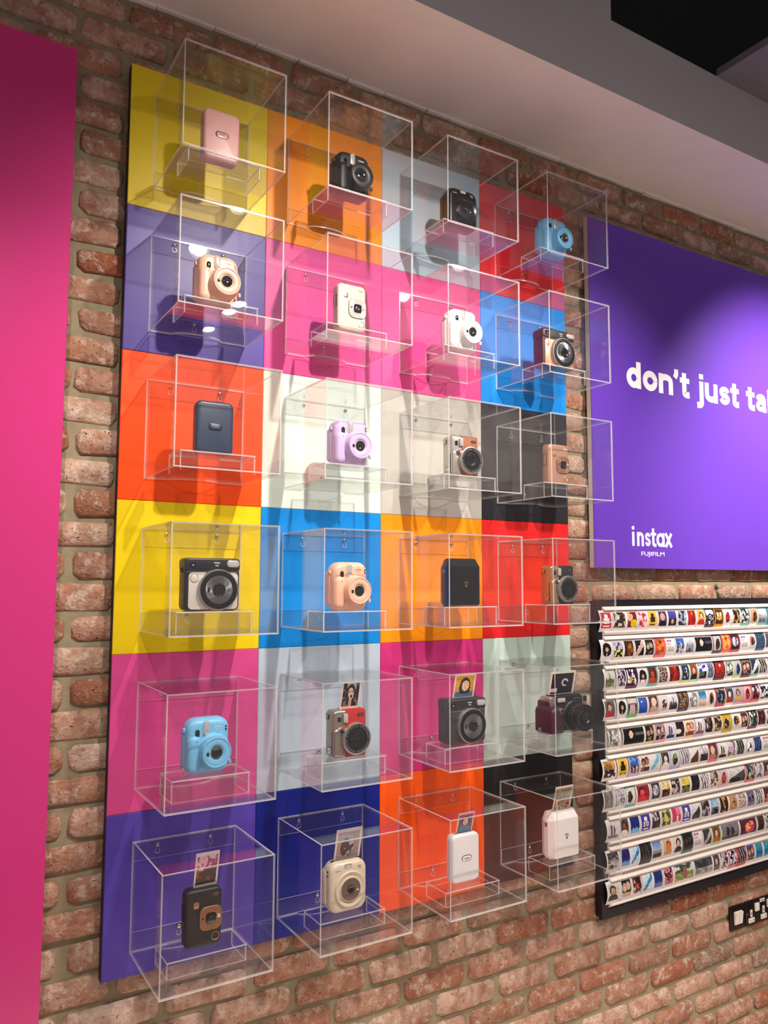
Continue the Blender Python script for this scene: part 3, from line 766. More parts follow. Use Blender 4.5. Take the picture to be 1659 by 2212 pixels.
def painter(kind, pal, seed):
    """returns f(u, v) -> colour index or rgb for a small printed picture; u to the right, v up"""
    r = random.Random(seed)
    c = [lin(p) for p in pal.split()]
    while len(c) < 4: c.append(c[-1])
    n1, n2, n3 = vnoise(r, 5), vnoise(r, 11), vnoise(r, 23)
    mix = lambda a, b, t: tuple(p * (1 - t) + q * t for p, q in zip(a, b))
    el = lambda u, v, cx, cy, rx, ry: ((u - cx) / rx) ** 2 + ((v - cy) / ry) ** 2 < 1
    cx = r.uniform(.4, .6)
    def f(u, v):
        q = n1(u, v) * .6 + n2(u, v) * .4
        if kind == 'speck': return c[0] if q < .46 else (c[1] if q < .58 else c[2])
        if kind == 'face':
            if el(u, v, cx, .58, .2, .2): return mix(c[1], c[2], max(0, .55 - v) * 1.2)
            if el(u, v, cx, .63, .29, .27): return c[2]
            if el(u, v, cx, .0, .48, .42): return c[3]
            return mix(c[0], c[1], .15 * q)
        if kind == 'pair':
            if el(u, v, .3, .55, .17, .17) or el(u, v, .7, .62, .17, .18): return c[1]
            if el(u, v, .3, .6, .25, .26) or el(u, v, .7, .66, .25, .25) or v < .3: return c[2] if q < .6 else mix(c[1], c[2], .5)
            return c[0]
        if kind == 'oval':
            if el(u, v, .5, .52, .15, .15): return c[1]
            if el(u, v, .5, .5, .46, .44):
                return c[2] if (v < .3 and abs(u - .5) < .3 and c[2][0] > .4) else (c[1] if v < .3 and abs(u - .5) < .08 else c[0])
            return lin('#d8d4d6')
        if kind == 'hood':
            if el(u, v, .36, .62, .1, .24): return c[1]
            if el(u, v, .36, .58, .2, .42) or (v < .45 and u < .75): return c[2]
            return c[3] if .55 < v < .72 and u > .55 else c[0]
        if kind == 'cam':
            if v > .64 and v < .86 and abs(u - .5) < .16: return c[1]
            if .28 < v < .58 and abs(u - .5) < .3:
                return c[2] if (el(u, v, .5, .43, .17, .12) and not el(u, v, .5, .43, .08, .06)) else c[1]
            if .58 <= v <= .64 and abs(u - .5) < .34: return c[2]
            if .08 < v < .18 and abs(u - .5) < .36 and q > .42: return c[1]
            return c[0]
        if kind == 'balloon':
            if el(u, v, .68, .25, .36, .27): return c[2]
            if el(u, v, .25, .72, .34, .3): return c[1] if q > .35 else c[0]
            return c[0]
        if kind == 'top':
            if v > .5: return mix(c[0], c[1], q)
            return c[3] if el(u, v, .5, .3, .16, .17) else c[2]
        if kind == 'fig':
            if el(u, v, .55, .8, .12, .1): return c[2]
            return c[0] if q < .52 else c[1]
        if kind == 'ring':
            d = math.hypot((u - .5), (v - .5) * 1.25)
            return c[1] if .1 < d < .17 or (d > .3 and q > .5) else (c[0] if d < .3 or q < .4 else c[2])
        if kind == 'eggs':
            if el(u, v, .3, .68, .15, .16) or el(u, v, .7, .68, .15, .16): return c[1]
            return c[2] if el(u, v, .5, .42, .4, .16) else c[0]
        if kind == 'blob':
            if el(u, v, cx, .42, .3, .36): return c[1] if q < .56 else c[2]
            if el(u, v, cx + .1, .72, .14, .12): return c[2]
            return mix(c[0], c[1], .2 * q)
        if kind == 'land':
            h = .52 + .35 * (n2(u, .3) - .5) + (.3 if abs(u - .5) < .06 else 0)
            return c[0] if v > h else (c[1] if v > .3 else (c[2] if q < .6 else c[1]))
        if kind == 'two':
            if v > .5: return c[0] if q < .5 else c[1]
            return c[2] if q < .52 else c[3]
        if kind == 'diag':
            d = abs((u - .2) * .9 - (v - .15) + .25 * (q - .5))
            return c[1] if d < .16 else (c[2] if d < .24 else c[0])
        if kind == 'text':
            if .8 < v < .92 and u < .75: return c[1] if (int(u * 12) % 4) else c[0]
            if .1 < v < .5 and .06 < u < .94: return c[2] if int(v * 22) % 2 else c[0]
            if .58 < v < .7 and u < .5: return c[2] if int(v * 22) % 2 else c[0]
            return c[0]
        if kind == 'tri':
            if v < .28 + .55 * (u if n1(.2, .2) > .5 else 1 - abs(2 * u - 1)): return c[2] if q > .45 else c[3]
            return mix(c[0], c[1], 1 - v)
        if kind == 'ball':
            if el(u, v, .5, .55, .4, .34): return c[1] if q < .55 else c[2]
            return c[0]
        if kind == 'birds': return c[1] if (q > .54) else (c[2] if el(u, v, .35, .3, .16, .2) else c[0])
        if kind == 'street':
            if abs(u - .5) < .1 + .3 * abs(v - .5): return c[1] if q > .42 else c[0]
            return c[0] if q < .62 else c[2]
        if kind == 'lines': return c[1] if int((u * 1.1 + v * .35 + .12 * q) * 9) % 3 == 0 else (c[2] if q > .6 else c[0])
        if kind == 'pier':
            if v > .72: return c[0]
            if v > .62: return c[1]
            return c[2] if abs(u - .5) < .42 - .25 * v else c[3]
        if kind == 'sky':
            t = max(0, min(1, (v - .25) * 2)); 
            return lin('#e6ecf4') if el(u, v, .35, .75, .1, .035) and pal.startswith('#3558') else (mix(c[1], c[0], t) if v > .42 else mix(c[2], c[1], v / .42))
        if kind == 'sil':
            if el(u, v, .36, .5, .1, .34) or el(u, v, .62, .46, .09, .3): return c[1]
            return c[2] if v < .2 else c[0]
        if kind == 'car': return c[1] if el(u, v, .25, .38, .35, .17) else (c[2] if q > .6 else c[0])
        if kind == 'galaxy': return c[2] if v < .22 + .2 * n2(u, .5) else mix(c[1], c[0], n1(u, v))
        if kind == 'pinkwall': return c[2] if (abs(u - .62) < .1 and v < .5) or v < .14 else (c[1] if v > .6 and u > .5 else c[0])
        if kind == 'beach': return mix(c[1], c[0], (v - .5) * 2) if v > .5 else (c[2] if v > .3 else c[3])
        if kind == 'park':
            if el(u, v, .55, .45, .12, .38): return c[3]
            return (c[0] if q < .55 else lin('#c9ccc8')) if v > .55 else (c[1] if q < .5 else c[2])
        if kind == 'portrait':
            fx = .52 - .12 * (v - .5)
            if el(u, v, fx, .55, .17, .25):
                if el(u, v, fx + .01, .43, .075, .07): return c[0]
                if abs(v - .62) < .016 and .045 < abs(u - fx) < .13: return c[0]
                if abs(v - .66) < .012 and .04 < abs(u - fx) < .14: return mix(c[0], c[1], .3)
                if abs(u - fx) < .02 and .5 < v < .6: return mix(c[0], c[1], .6)
                return mix(c[1], c[0], max(0, abs(u - fx) - .09) * 3)
            if v < .32 and abs(u - .5) < .09: return mix(c[1], c[0], .25)
            if el(u, v, .5, .52, .30, .44): return c[0]
            if v < .24: return c[0] if q < .5 else c[2]
            return c[3] if v > .72 and .25 < u < .8 else (c[0] if q < .62 else c[2])
        if kind == 'selfie':
            if el(u, v, .55, .52, .2, .25): return mix(c[1], c[0], .15 + .3 * (q > .55))
            if el(u, v, .52, .46, .3, .46): return c[3] if not (v < .16) else c[2]
            return c[2] if v < .25 else c[0]
        if kind == 'logo':
            d = math.hypot((u - .62), (v - .55) * .8)
            if .09 < d < .15 and not (u > .62 and abs(v - .5) < .08): return c[1]
            if v < .28 and u < .3 and .1 < v: return c[2]
            return c[0]
        return c[0] if q < .5 else c[1]
    def g(u, v):
        if kind in ('text', 'cam', 'logo'): return f(u, v)
        s = .62 + .62 * n3(u, v) + .25 * (n2(u, v) - .5)
        return tuple(min(1, q * s) for q in f(u, v))
    return g

def picture_mesh(name, w, h, kind, border, pal, seed, nx, ny, bow, bl=.085, bt=.085, bb=.2, thick=.0007):
    """a print: coloured grid of facets, bowed towards the room by `bow`, with a white back"""
    f = painter(kind, pal, seed)
    B = lin(border)
    us = [0, bl] + [bl + (1 - 2 * bl) * k / nx for k in range(1, nx)] + [1 - bl, 1]
    vs = [0, bb] + [bb + (1 - bb - bt) * k / ny for k in range(1, ny)] + [1 - bt, 1]
    V = []
    for v in vs:
        y = -bow * (1 - (2 * v - 1) ** 2)
        for u in us: V.append(((u - .5) * w, y, (v - .5) * h))
    nu, nv = len(us), len(vs)
    F = []; col = []
    for j in range(nv - 1):
        for i in range(nu - 1):
            F.append((j * nu + i, j * nu + i + 1, (j + 1) * nu + i + 1, (j + 1) * nu + i))
            if 0 < i < nu - 2 and 0 < j < nv - 2:
                uu = ((us[i] + us[i + 1]) / 2 - bl) / (1 - 2 * bl); vv = ((vs[j] + vs[j + 1]) / 2 - bb) / (1 - bb - bt)
                col.append(f(uu, vv))
            else: col.append(B)
    # back and rim (coarse)
    o = len(V)
    rows = list(range(0, nv, 3))
    if rows[-1] != nv - 1: rows.append(nv - 1)
    for j in rows:
        for i in (0, nu - 1):
            p = V[j * nu + i]; V.append((p[0], p[1] + thick, p[2]))
    for k in range(len(rows) - 1):
        F.append((o + 2 * k + 1, o + 2 * k, o + 2 * k + 2, o + 2 * k + 3)); col.append(lin('#e4e0de'))
        for s, a in ((0, 0), (1, nu - 1)):
            F.append((rows[k] * nu + a, rows[k + 1] * nu + a, o + 2 * k + 2 + s, o + 2 * k + s)); col.append(B)
    F.append((0, nu - 1, o + 1, o)); col.append(B)
    F.append(((nv - 1) * nu, nv * nu - 1, o + 2 * len(rows) - 1, o + 2 * len(rows) - 2)); col.append(B)
    me = bpy.data.meshes.new(name)
    me.from_pydata(V, [], F)
    me.materials.append(PHOTO)
    ca = me.color_attributes.new('print', 'FLOAT_COLOR', 'CORNER')
    buf = []
    for p, c in zip(me.polygons, col): buf += [c[0], c[1], c[2], 1.0] * p.loop_total
    ca.data.foreach_set('color', buf)
    me.update()
    return me

# photos sliding out of the products: base point at the slot, leaning towards the room
def ejected(i, j, dx, dy, zslot, w, h, kind, border, pal, label, lean=13, bl=.07, bt=.09, bb=.09):
    x, y, z = SPOT[i, j]
    me = picture_mesh('instant_photo', w, h, kind, border, pal, 900 + i * 10 + j, 56, 72, .0008, bl, bt, bb)
    a = math.radians(lean)
    d = h / 2 - .002
    obj('instant_photo', me, None, (x + dx, y + dy - d * math.sin(a), z + zslot + .0005 + d * math.cos(a)), (a, 0, 0), label, 'photo', 'photos coming out of the cameras')
CREAM = '#ddd0c4'
ejected(4, 1, .008, .000, .1140, .054, .078, 'portrait', CREAM, '#150d10 #d4b9a0 #6a6478 #b8bcb8', 'portrait print of a laughing person coming out of the red camera', bt=.14)
ejected(4, 2, .004, .000, .1195, .072, .070, 'selfie', CREAM, '#d89a34 #e4c8b0 #5a7098 #2a1814', 'square print of a long haired person coming out of the graphite camera', bt=.1, bb=.04)
ejected(4, 3, .006, .000, .1036, .100, .072, 'logo', CREAM, '#1c1620 #d8d4d8 #cfcaca', 'wide black print with a white emblem coming out of the broad black camera', bt=.1, bb=.04)
ejected(5, 0, .006, .000, .1231, .054, .082, 'two', CREAM, '#7a3c58 #d8b4c0 #16100f #8a2c1c', 'print of a busy interior coming out of the black slim camera', bt=.1)
ejected(5, 1, .004, .000, .1186, .072, .080, 'blob', CREAM, '#a88a86 #3c1a10 #98a0b8', 'print of a dinner table coming out of the beige camera', bt=.1, bb=.05)
ejected(5, 2, .002, -.002, .1252, .054, .060, 'face', CREAM, '#6a3a5c #d8b49c #17141c #5a80a0', 'small print of a smiling face coming out of the white pocket printer', lean=16, bt=.1, bb=.04)
ejected(5, 3, .000, .000, .1308, .070, .074, 'ring', CREAM, '#8c7a5c #7c2020 #b8a888', 'print of a red round shape coming out of the white angular printer', lean=14, bt=.1, bb=.06)

# ------------------------------------------------------------------ purple sign
PURPLE = mat('purple_sign_face', '#6038b0', 0.35, spec=.35)
sg = thing('wall_sign', (1.551, 0, 1.600), 'large purple sign with white lettering hanging on the brick wall', 'sign')
obj('face', MB().box(0, 1.85, -.005, -.003, 0, 1.220).mesh('face', PURPLE, 0), sg)
fr = MB()
fr.box(0, 1.85, -.0029, .016, 0, .022); fr.box(0, 1.85, -.0029, .016, 1.198, 1.220)
fr.box(0, .022, -.0029, .016, .0221, 1.1979); fr.box(1.828, 1.85, -.0029, .016, .0221, 1.1979)
obj('frame', fr.mesh('frame', mat('white_sign_edge', '#d8d0cc', 0.5), 0), sg)
for x in (.3, 1.5):
    obj('wall_spacer', MB().box(x, x + .08, .016, .031, .4, .8).mesh('wall_spacer', BLK, 0), sg)
SIGNW = mat('white_vinyl_lettering', '#f4f0f4', 0.5)
zb = 2.236 - 1.6
def stroke(b, pts, w, y, d):
    """flat ribbon of width w along a polyline, standing d proud of y"""
    n = len(pts); secs = []
    for k in range(n):
        p0, p1 = pts[max(0, k - 1)], pts[min(n - 1, k + 1)]
        tx, tz = p1[0] - p0[0], p1[1] - p0[1]
        l = math.hypot(tx, tz) or 1
        nx, nz = -tz / l * w / 2, tx / l * w / 2
        x, z = pts[k]
        secs.append([(x - nx, y, z - nz), (x - nx, y - d, z - nz), (x + nx, y - d, z + nz), (x + nx, y, z + nz)])
    b.loft(secs)
def smooth(P, m=5):
    out = []
    for k in range(len(P) - 1):
        a, b_, c, d = P[max(0, k - 1)], P[k], P[k + 1], P[min(len(P) - 1, k + 2)]
        for q in range(m):
            t = q / m
            out.append(tuple(.5 * (2 * b_[i] + (c[i] - a[i]) * t + (2 * a[i] - 5 * b_[i] + 4 * c[i] - d[i]) * t * t + (3 * b_[i] - a[i] - 3 * c[i] + d[i]) * t ** 3) for i in (0, 1)))
    return out + [P[-1]]
def arc(cx, cz, rx, rz, a0, a1, n=18):
    return [(cx + rx * math.cos(math.radians(a0 + (a1 - a0) * k / n)), cz + rz * math.sin(math.radians(a0 + (a1 - a0) * k / n))) for k in range(n + 1)]
def letter(ch, x0, x1, zb, xh, asc, w, y, m, d=.0006, simple_a=False):
    """one grotesque letter as stroke ribbons between x0 and x1 on the baseline zb"""
    b = MB(); h = w / 2
    X = lambda u: x0 + h + (x1 - x0 - w) * u
    Z = lambda v: zb + h + (xh - w) * v
    mid, hw = (x0 + x1) / 2, (x1 - x0) / 2 - h
    S = lambda P, ww=w, dd=d: stroke(b, P, ww, y, dd)
    if ch in 'od' or (ch == 'a' and simple_a):
        S(arc(mid, zb + xh / 2, hw, xh / 2 - h, 0, 360, 32))
    if ch == 'd': S([(x1 - h, zb), (x1 - h, zb + asc)], w, d * .98)
    if ch == 'a' and simple_a: S([(x1 - h, zb), (x1 - h, zb + xh)], w, d * .98)
    if ch == 'n':
        S([(x0 + h, zb), (x0 + h, zb + xh)], w, d * .98)
        S([(x0 + h, zb + xh * .45)] + arc(mid, zb + xh * .62, hw, xh * .38 - h, 180, 0) + [(x1 - h, zb)])
    if ch == 'u':
        S([(x1 - h, zb), (x1 - h, zb + xh)], w, d * .98)
        S([(x0 + h, zb + xh)] + arc(mid, zb + xh * .38, hw, xh * .38 - h, 180, 360) + [(x1 - h, zb + xh * .55)])
    if ch == 't':
        xs = x0 + (x1 - x0) * .45
        S([(xs, zb + asc * .96), (xs, zb + xh * .3)] + arc(xs + w * .62, zb + xh * .24, w * .62, xh * .24 - h * .9, 180, 265, 8) + [(x1 - w * .05, zb + h * .95)])
        S([(x0, zb + xh - h * .85), (x1, zb + xh - h * .85)], w * .82, d * .98)
    if ch == 'j':
        S([(x1 - h, zb + xh), (x1 - h, zb - asc * .06)] + arc(x1 - h - w * .55, zb - asc * .08, w * .55, asc * .1, 0, -80, 8) + [(x0 - w * .15, zb - asc * .19)])
        S([(x1 - h, zb + asc * .86), (x1 - h, zb + asc * 1.06)])
    if ch == 'i':
        S([(mid, zb), (mid, zb + xh)])
        S(arc(mid, zb + asc * .94, w * .3, w * .3, 0, 360, 16), w * .62)
    if ch == 's':
        S(smooth([(X(u), Z(v)) for u, v in [(.95, .76), (.8, .93), (.5, 1), (.2, .93), (.06, .75), (.2, .58), (.5, .5), (.8, .42), (.95, .25), (.8, .07), (.5, 0), (.2, .07), (.03, .24)]]), w * .86)
    if ch == 'a' and not simple_a:
        S(smooth([(X(u), Z(v)) for u, v in [(.05, .74), (.2, .93), (.52, 1), (.85, .92), (.97, .68)]]) + [(X(.97), zb)], w * .95)
        S(smooth([(X(u), Z(v)) for u, v in [(.97, .56), (.6, .55), (.2, .47), (.03, .26), (.18, .05), (.5, 0), (.8, .1), (.97, .34)]]), w * .8, d * .98)
    if ch == 'k':
        S([(x0 + h, zb), (x0 + h, zb + asc)])
        S([(x0 + h, zb + xh * .36), (x1 - h * .9, zb + xh)], w * .95, d * .98)
        S([(x0 + h + (x1 - x0) * .22, zb + xh * .55), (x1 - h * .6, zb)], w * .95, d * .96)
    if ch == 'e':
        S(smooth([(X(u), Z(v)) for u, v in [(.04, .5), (.97, .5), (.92, .8), (.5, 1), (.1, .82), (0, .5), (.1, .18), (.5, 0), (.94, .16)]]), w * .85)
    if ch == 'x':
        S([(x0 + h * .8, zb), (x1 - h * .8, zb + xh)]); S([(x0 + h * .8, zb + xh), (x1 - h * .8, zb)], w, d * .98)
    if ch == 'q':      # apostrophe
        S([(mid, zb + asc * 1.04), (mid, zb + asc * .86), (mid - w * .35, zb + asc * .70)], w * .95)
    return b.mesh('letter', m, 0)
zb = .639
for ch, a, c in (('d', .1765, .2505), ('o', .2604, .3386), ('n', .3456, .4231), ('q', .4296, .458), ('t', .4632, .5169), ('j', .5636, .5988), ('u', .6074, .6835), ('s', .6908, .762),
                 ('t', .7646, .817), ('t', .8636, .9193), ('a', .9245, .9961), ('k', 1.0055, 1.083), ('e', 1.088, 1.164)):
    obj('letter', letter(ch, a, c, zb, .0745, .097, .0235, -.005, SIGNW), sg)
for ch, a, c in (('i', .1827, .1983), ('n', .2098, .2437), ('s', .2495, .2803), ('t', .2803, .3091), ('a', .3103, .3528), ('x', .3546, .3947)):
    obj('letter', letter(ch, a, c, .0772, .049, .067, .0112, -.005, SIGNW, simple_a=True), sg)
obj('logo_small', text_mesh('logo_small', 'FUJIFILM', .230, .350, .0395, .0585, -.005, SIGNW, bold=.004, depth=.0006), sg)

# ------------------------------------------------------------------ photo rack
FRM = mat('black_frame', '#141016', 0.35)
RAILM = mat('white_rail', '#e4dcd6', 0.4)
rk = thing('photo_rack', (1.556, 0, 0.466), 'black framed rack of ten white rails filled with small photos', 'photo rack')
RW, RH = 1.42, 1.026
obj('backboard', MB().box(.004, RW - .004, .012, .030, .004, RH - .004).mesh('backboard', FRM, 0), rk)
for nm, q in (('frame_bar', (0, .030, 0, RH)), ('frame_bar', (RW - .03, RW, 0, RH)), ('frame_bar', (.0302, RW - .0302, 0, .030)), ('frame_bar', (.0302, RW - .0302, RH - .026, RH))):
    obj(nm, MB().box(q[0], q[1], -.002, .0119, q[2], q[3]).mesh(nm, FRM, 0), rk)
PITCH, Z0 = .0971, 1.4215
RAILS=[
[(1.56,1.618,'cam', '#d8d4d6', '#b3262c #e8e4e4 #e8e4e4', 'white camera drawing on a red card'),
(1.618,1.686,'speck', '#d8d4d6', '#2c2118 #5a4424 #c9c2bb', 'bare bushes in a brown field'),
(1.686,1.742,'balloon', '#d8d4d6', '#6e1f1c #d9a88a #d9b516', 'man biting beside a yellow balloon'),
(1.742,1.791,'speck', '#d8d4d6', '#b5222f #d77f8c #e9c9cc', 'pale figures on a red wash'),
(1.791,1.844,'cam', '#d8d4d6', '#dba735 #2a2016 #2a2016', 'black camera drawing on a yellow card'),
(1.844,1.895,'face', '#d8d4d6', '#1a1426 #cf9aa0 #c79aa0 #16121c', 'close bald man in dark coat'),
(1.895,1.947,'top', '#d8d4d6', '#2f2f86 #53449a #2a1c22 #b79a94', 'blue lit hall above a small figure'),
(1.947,2.001,'speck', '#d8d4d6', '#20264a #d8d8e4 #6a6f94', 'white armoured costume on dark blue'),
(2.001,2.053,'fig', '#d8d4d6', '#a81d17 #7a1210 #d06a40', 'tiny figures on deep red'),
(2.053,2.103,'face', '#d8d4d6', '#d9a02a #e0b090 #3a2018 #b02a20', 'woman in red against yellow'),
(2.103,2.157,'ring', '#241a24', '#241a24 #d9d4dc #3b3050', 'black and white mandala pattern'),
(2.157,2.21,'eggs', '#c58a2b', '#3a1c10 #f0c9b4 #d98c2c', 'glowing bulbs with an orange border'),
(2.21,2.263,'blob', '#d8d4d6', '#d9cfd6 #a5261c #4a1a18', 'red jacket on a pale ground'),
(2.263,2.316,'speck', '#d8d4d6', '#1c1210 #4e3626 #c9a070', 'dim brown crowd'),
(2.316,2.37,'speck', '#6fa79f', '#1d1a1c #8a8488 #e4dfe0', 'grey still life with a teal border'),
(2.37,2.423,'blob', '#d8d4d6', '#c9966a #2a1510 #7c4a30', 'dark coffee cup on tan'),
(2.423,2.482,'land', '#6fa79f', '#d9d4da #9a98a8 #53566a', 'pale waterfront with a teal border'),
(2.482,2.539,'blob', '#3f78a8', '#3f78a8 #d07a70 #e4c0b8', 'pink shape with a blue border')],
[(1.561,1.617,'oval', '#d8d4d6', '#0d0a0a #c99a86 #1a1010', 'oval portrait of a dark haired person'),
(1.617,1.669,'two', '#d8d4d6', '#2a2326 #b4b0c4 #15100e #d9d070', 'split picture of people over a dark plate'),
(1.669,1.722,'blob', '#d8d4d6', '#2b1c12 #7d2a18 #a8701f', 'red chair in an amber room'),
(1.722,1.773,'diag', '#d8d4d6', '#17100f #c9a394 #d9c2b6', 'pale arm across black'),
(1.773,1.824,'pair', '#d8d4d6', '#120d0d #b89a88 #241a18', 'two dim faces together'),
(1.824,1.883,'fig', '#d3677f', '#b5411c #e0783a #2a1010', 'orange leaf pattern with a pink border'),
(1.883,1.932,'text', '#d8d4d6', '#d8d4d6 #8a4a80 #8a868c', 'card of small text with a purple heading'),
(1.932,1.985,'tri', '#d8d4d6', '#2a56a6 #3f6fb4 #b9b6bc #2a2c3a', 'white tower against blue sky'),
(1.985,2.038,'land', '#d8d4d6', '#c4c2ca #7f848e #3f4a4c', 'grey domed church'),
(2.038,2.141,'hood', '#d8d4d6', '#141016 #d4bfb4 #0b080a #4a4650', 'woman in black seated on a wide dark picture'),
(2.141,2.194,'blob', '#4a1f55', '#b8b4b8 #17120f #4a2018', 'person in a black hat with a purple border'),
(2.194,2.245,'fig', '#d8655a', '#c8601f #e8a050 #6a1a10', 'orange speckled sheet with a coral border'),
(2.245,2.303,'ball', '#b9323c', '#251a26 #c9c8d4 #5a5a74', 'pale globe with a red border'),
(2.303,2.357,'text', '#d8d4d6', '#d8d4d6 #6a5a78 #8a868c', 'card of small grey text'),
(2.357,2.404,'ball', '#d8d4d6', '#c9c2c4 #2a1a16 #a85a2c', 'carved mask on a grey card'),
(2.404,2.46,'speck', '#23488c', '#2c3c34 #4a6048 #1d3a78', 'dark foliage with a deep blue border'),
(2.46,2.528,'face', '#d8d4d6', '#3a2346 #d8a89a #1a0f14 #8a2a4a', 'person in a purple room')],
[(1.574,1.626,'land', '#d8d4d6', '#c9cfc4 #55582e #a3a172', 'wild grass meadow'),
(1.631,1.679,'speck', '#d8d4d6', '#1c2342 #4a5a84 #c9b0a4', 'people in a blue room'),
(1.679,1.735,'birds', '#4a1750', '#2b1630 #dfe6e8 #d9982a', 'white bird shapes with a purple border'),
(1.735,1.785,'oval', '#d8d4d6', '#140d0d #b98a76 #ddd8da', 'oval portrait of a person in white'),
(1.785,1.836,'face', '#6fa79f', '#3a211a #b4472c #5a2214 #b4452a', 'person in orange jumper with a teal border'),
(1.836,1.892,'speck', '#d8d4d6', '#5a3a28 #c9b7a6 #1c1820', 'brown and white collage'),
(1.892,1.959,'street', '#d8d4d6', '#7d1712 #b5301c #2e0c0a', 'red lit street'),
(1.959,2.007,'blob', '#cfd694', '#1b2f6e #23242a #d8dbe8', 'hands on deep blue with a lime edge'),
(2.007,2.052,'face', '#b9d0b4', '#7a3a22 #dca88c #8a3418 #2a1612', 'smiling red haired woman'),
(2.052,2.104,'two', '#d8d4d6', '#2c46b4 #e4e4ee #141a24 #4a5a48', 'street scene below a blue sign'),
(2.104,2.145,'lines', '#d8d4d6', '#1c2038 #a7a9c4 #4b5078', 'crossing white streaks on blue'),
(2.145,2.207,'fig', '#2a1012', '#a6241e #8a1a16 #d8a090', 'red figure with a black border'),
(2.207,2.26,'pair', '#d8d4d6', '#8f8f8a #e0ded6 #2a2a2a', 'two pale faces in white'),
(2.26,2.306,'blob', '#c3cf8c', '#aab4d0 #1d2540 #3a4468', 'blue coat with a lime border'),
(2.306,2.363,'pair', '#3a1420', '#8a5e5c #dcb09c #2a1416', 'hugging couple with a maroon border'),
(2.363,2.414,'diag', '#84a8a4', '#1f2c4c #e0d4c4 #d8dce4', 'outstretched arm with a grey teal border'),
(2.414,2.47,'lines', '#d8d4d6', '#1f1416 #c9c0bc #5a4440', 'slatted bench in black and white'),
(2.47,2.52,'speck', '#d8d4d6', '#4a4440 #8a807a #d0c8c0', 'grey street corner')],
[(1.571,1.626,'face', '#d8d4d6', '#4d4a44 #c9a08a #2a1a14 #a81a22', 'man holding a red drink'),
(1.631,1.679,'oval', '#d8d4d6', '#141010 #c09a80 #241a1c', 'oval portrait of a person with long black hair'),
(1.679,1.731,'pier', '#5fae62', '#d6b9c4 #6a4f6c #c9a0ae #2a2430', 'pink pier with a green and teal border'),
(1.731,1.783,'sky', '#d8d4d6', '#3558a8 #2a4fa6 #1d3f98', 'white bird in a plain blue sky'),
(1.783,1.838,'face', '#e0b4bc', '#33181a #e0bca8 #d8cfc9 #b9a294', 'mother and baby with a pink dotted border'),
(1.838,1.887,'blob', '#d8d4d6', '#d4cfcd #5a2a26 #e4dedb', 'plated meal on white'),
(1.887,1.939,'land', '#d8d4d6', '#cfcdd8 #4a4a48 #2a2c2c', 'tall clock tower across a bridge'),
(1.939,1.996,'speck', '#3a2a40', '#4a3020 #b98a3c #41557c', 'stage band with a confetti border'),
(1.996,2.047,'speck', '#d8d4d6', '#d4d4d4 #4a4a4a #8a8a8a', 'grey bicycle in white light'),
(2.047,2.099,'sky', '#d8d4d6', '#2a6fa0 #c9c9c8 #c98f3c', 'blue sea over orange sand'),
(2.099,2.148,'blob', '#d8d4d6', '#dccfcb #2a1616 #5a3430', 'seated person on cream'),
(2.148,2.205,'speck', '#b02c62', '#141c3c #3a5a48 #8aa07a', 'dark garden with a hot pink border'),
(2.205,2.257,'face', '#d8d4d6', '#15121a #d4ccc4 #0e0c10 #b02a20', 'pale portrait above red squares'),
(2.257,2.309,'face', '#b0a4c4', '#a4a0a8 #b98a6c #4a2a1c #d8a04a', 'person with ice cream and a lilac border'),
(2.309,2.363,'blob', '#d3677f', '#d9a4a4 #b0321f #4a1a1a', 'red cloak with a pink border'),
(2.363,2.414,'two', '#d3677f', '#2a2a34 #c9c4cc #15131a #a82a2a', 'black and white group with a pink border'),
(2.414,2.491,'speck', '#d8d4d6', '#141418 #55555c #d8d8dc', 'black and white skaters')],
[(1.587,1.646,'speck', '#d8d4d6', '#4a4c44 #a9aaa0 #d9dad2', 'grey group in costume'),
(1.654,1.763,'hood', '#d8d4d6', '#141014 #dcb8a4 #0c090b #5a5e66', 'woman in a black headscarf on a wide dark picture'),
(1.763,1.813,'pair', '#c9d8a4', '#2a1216 #b98a7c #1a0e10', 'couple under red branches with a lime border'),
(1.813,1.87,'pair', '#dca8c0', '#8d8690 #d8a494 #1c1214', 'two heads together with a pink edge'),
(1.87,1.919,'sil', '#d8d4d6', '#c9c4d8 #1a1c3c #2a2f6a', 'two dancing silhouettes at dusk'),
(1.919,1.971,'car', '#d8d4d6', '#170d10 #d8d4d2 #4a2a26', 'white car at night'),
(1.971,2.027,'pair', '#e0bca4', '#e0cdb8 #d8a07c #8a3c28', 'two women in orange light'),
(2.027,2.078,'sil', '#b4a8d0', '#d8d4d4 #4a2f3c #8a5a50', 'woman silhouette with a lilac border'),
(2.078,2.13,'street', '#d8d4d6', '#140e0e #6a4a40 #c9bcb0', 'narrow dark street'),
(2.13,2.181,'speck', '#d8d4d6', '#2a1a12 #6a5236 #b49a70', 'brown crowd on steps'),
(2.181,2.238,'blob', '#b4a02a', '#c9a02a #1c1c2c #b8a8b8', 'black and white bird with an olive border'),
(2.238,2.29,'ball', '#d8d4d6', '#d8d4d2 #2a1c16 #b47a44', 'cartoon arch over a pale dome'),
(2.29,2.338,'pair', '#d8d4d6', '#4a2c22 #d0a484 #2a1612', 'smiling couple close up'),
(2.338,2.394,'birds', '#4a1a58', '#1c2430 #d4dcb4 #5a8a5c', 'white lilies with a purple border'),
(2.394,2.449,'street', '#d8d4d6', '#3c0e0e #8a2a1c #1a0808', 'dark red interior'),
(2.449,2.505,'speck', '#d8d4d6', '#2a2a2a #8a8a8a #d0d0d0', 'grey printed page')],
[(1.557,1.623,'two', '#d8d4d6', '#8a6034 #c99a58 #2c1c22 #dcd0cc', 'family selfie below warm stage lights'),
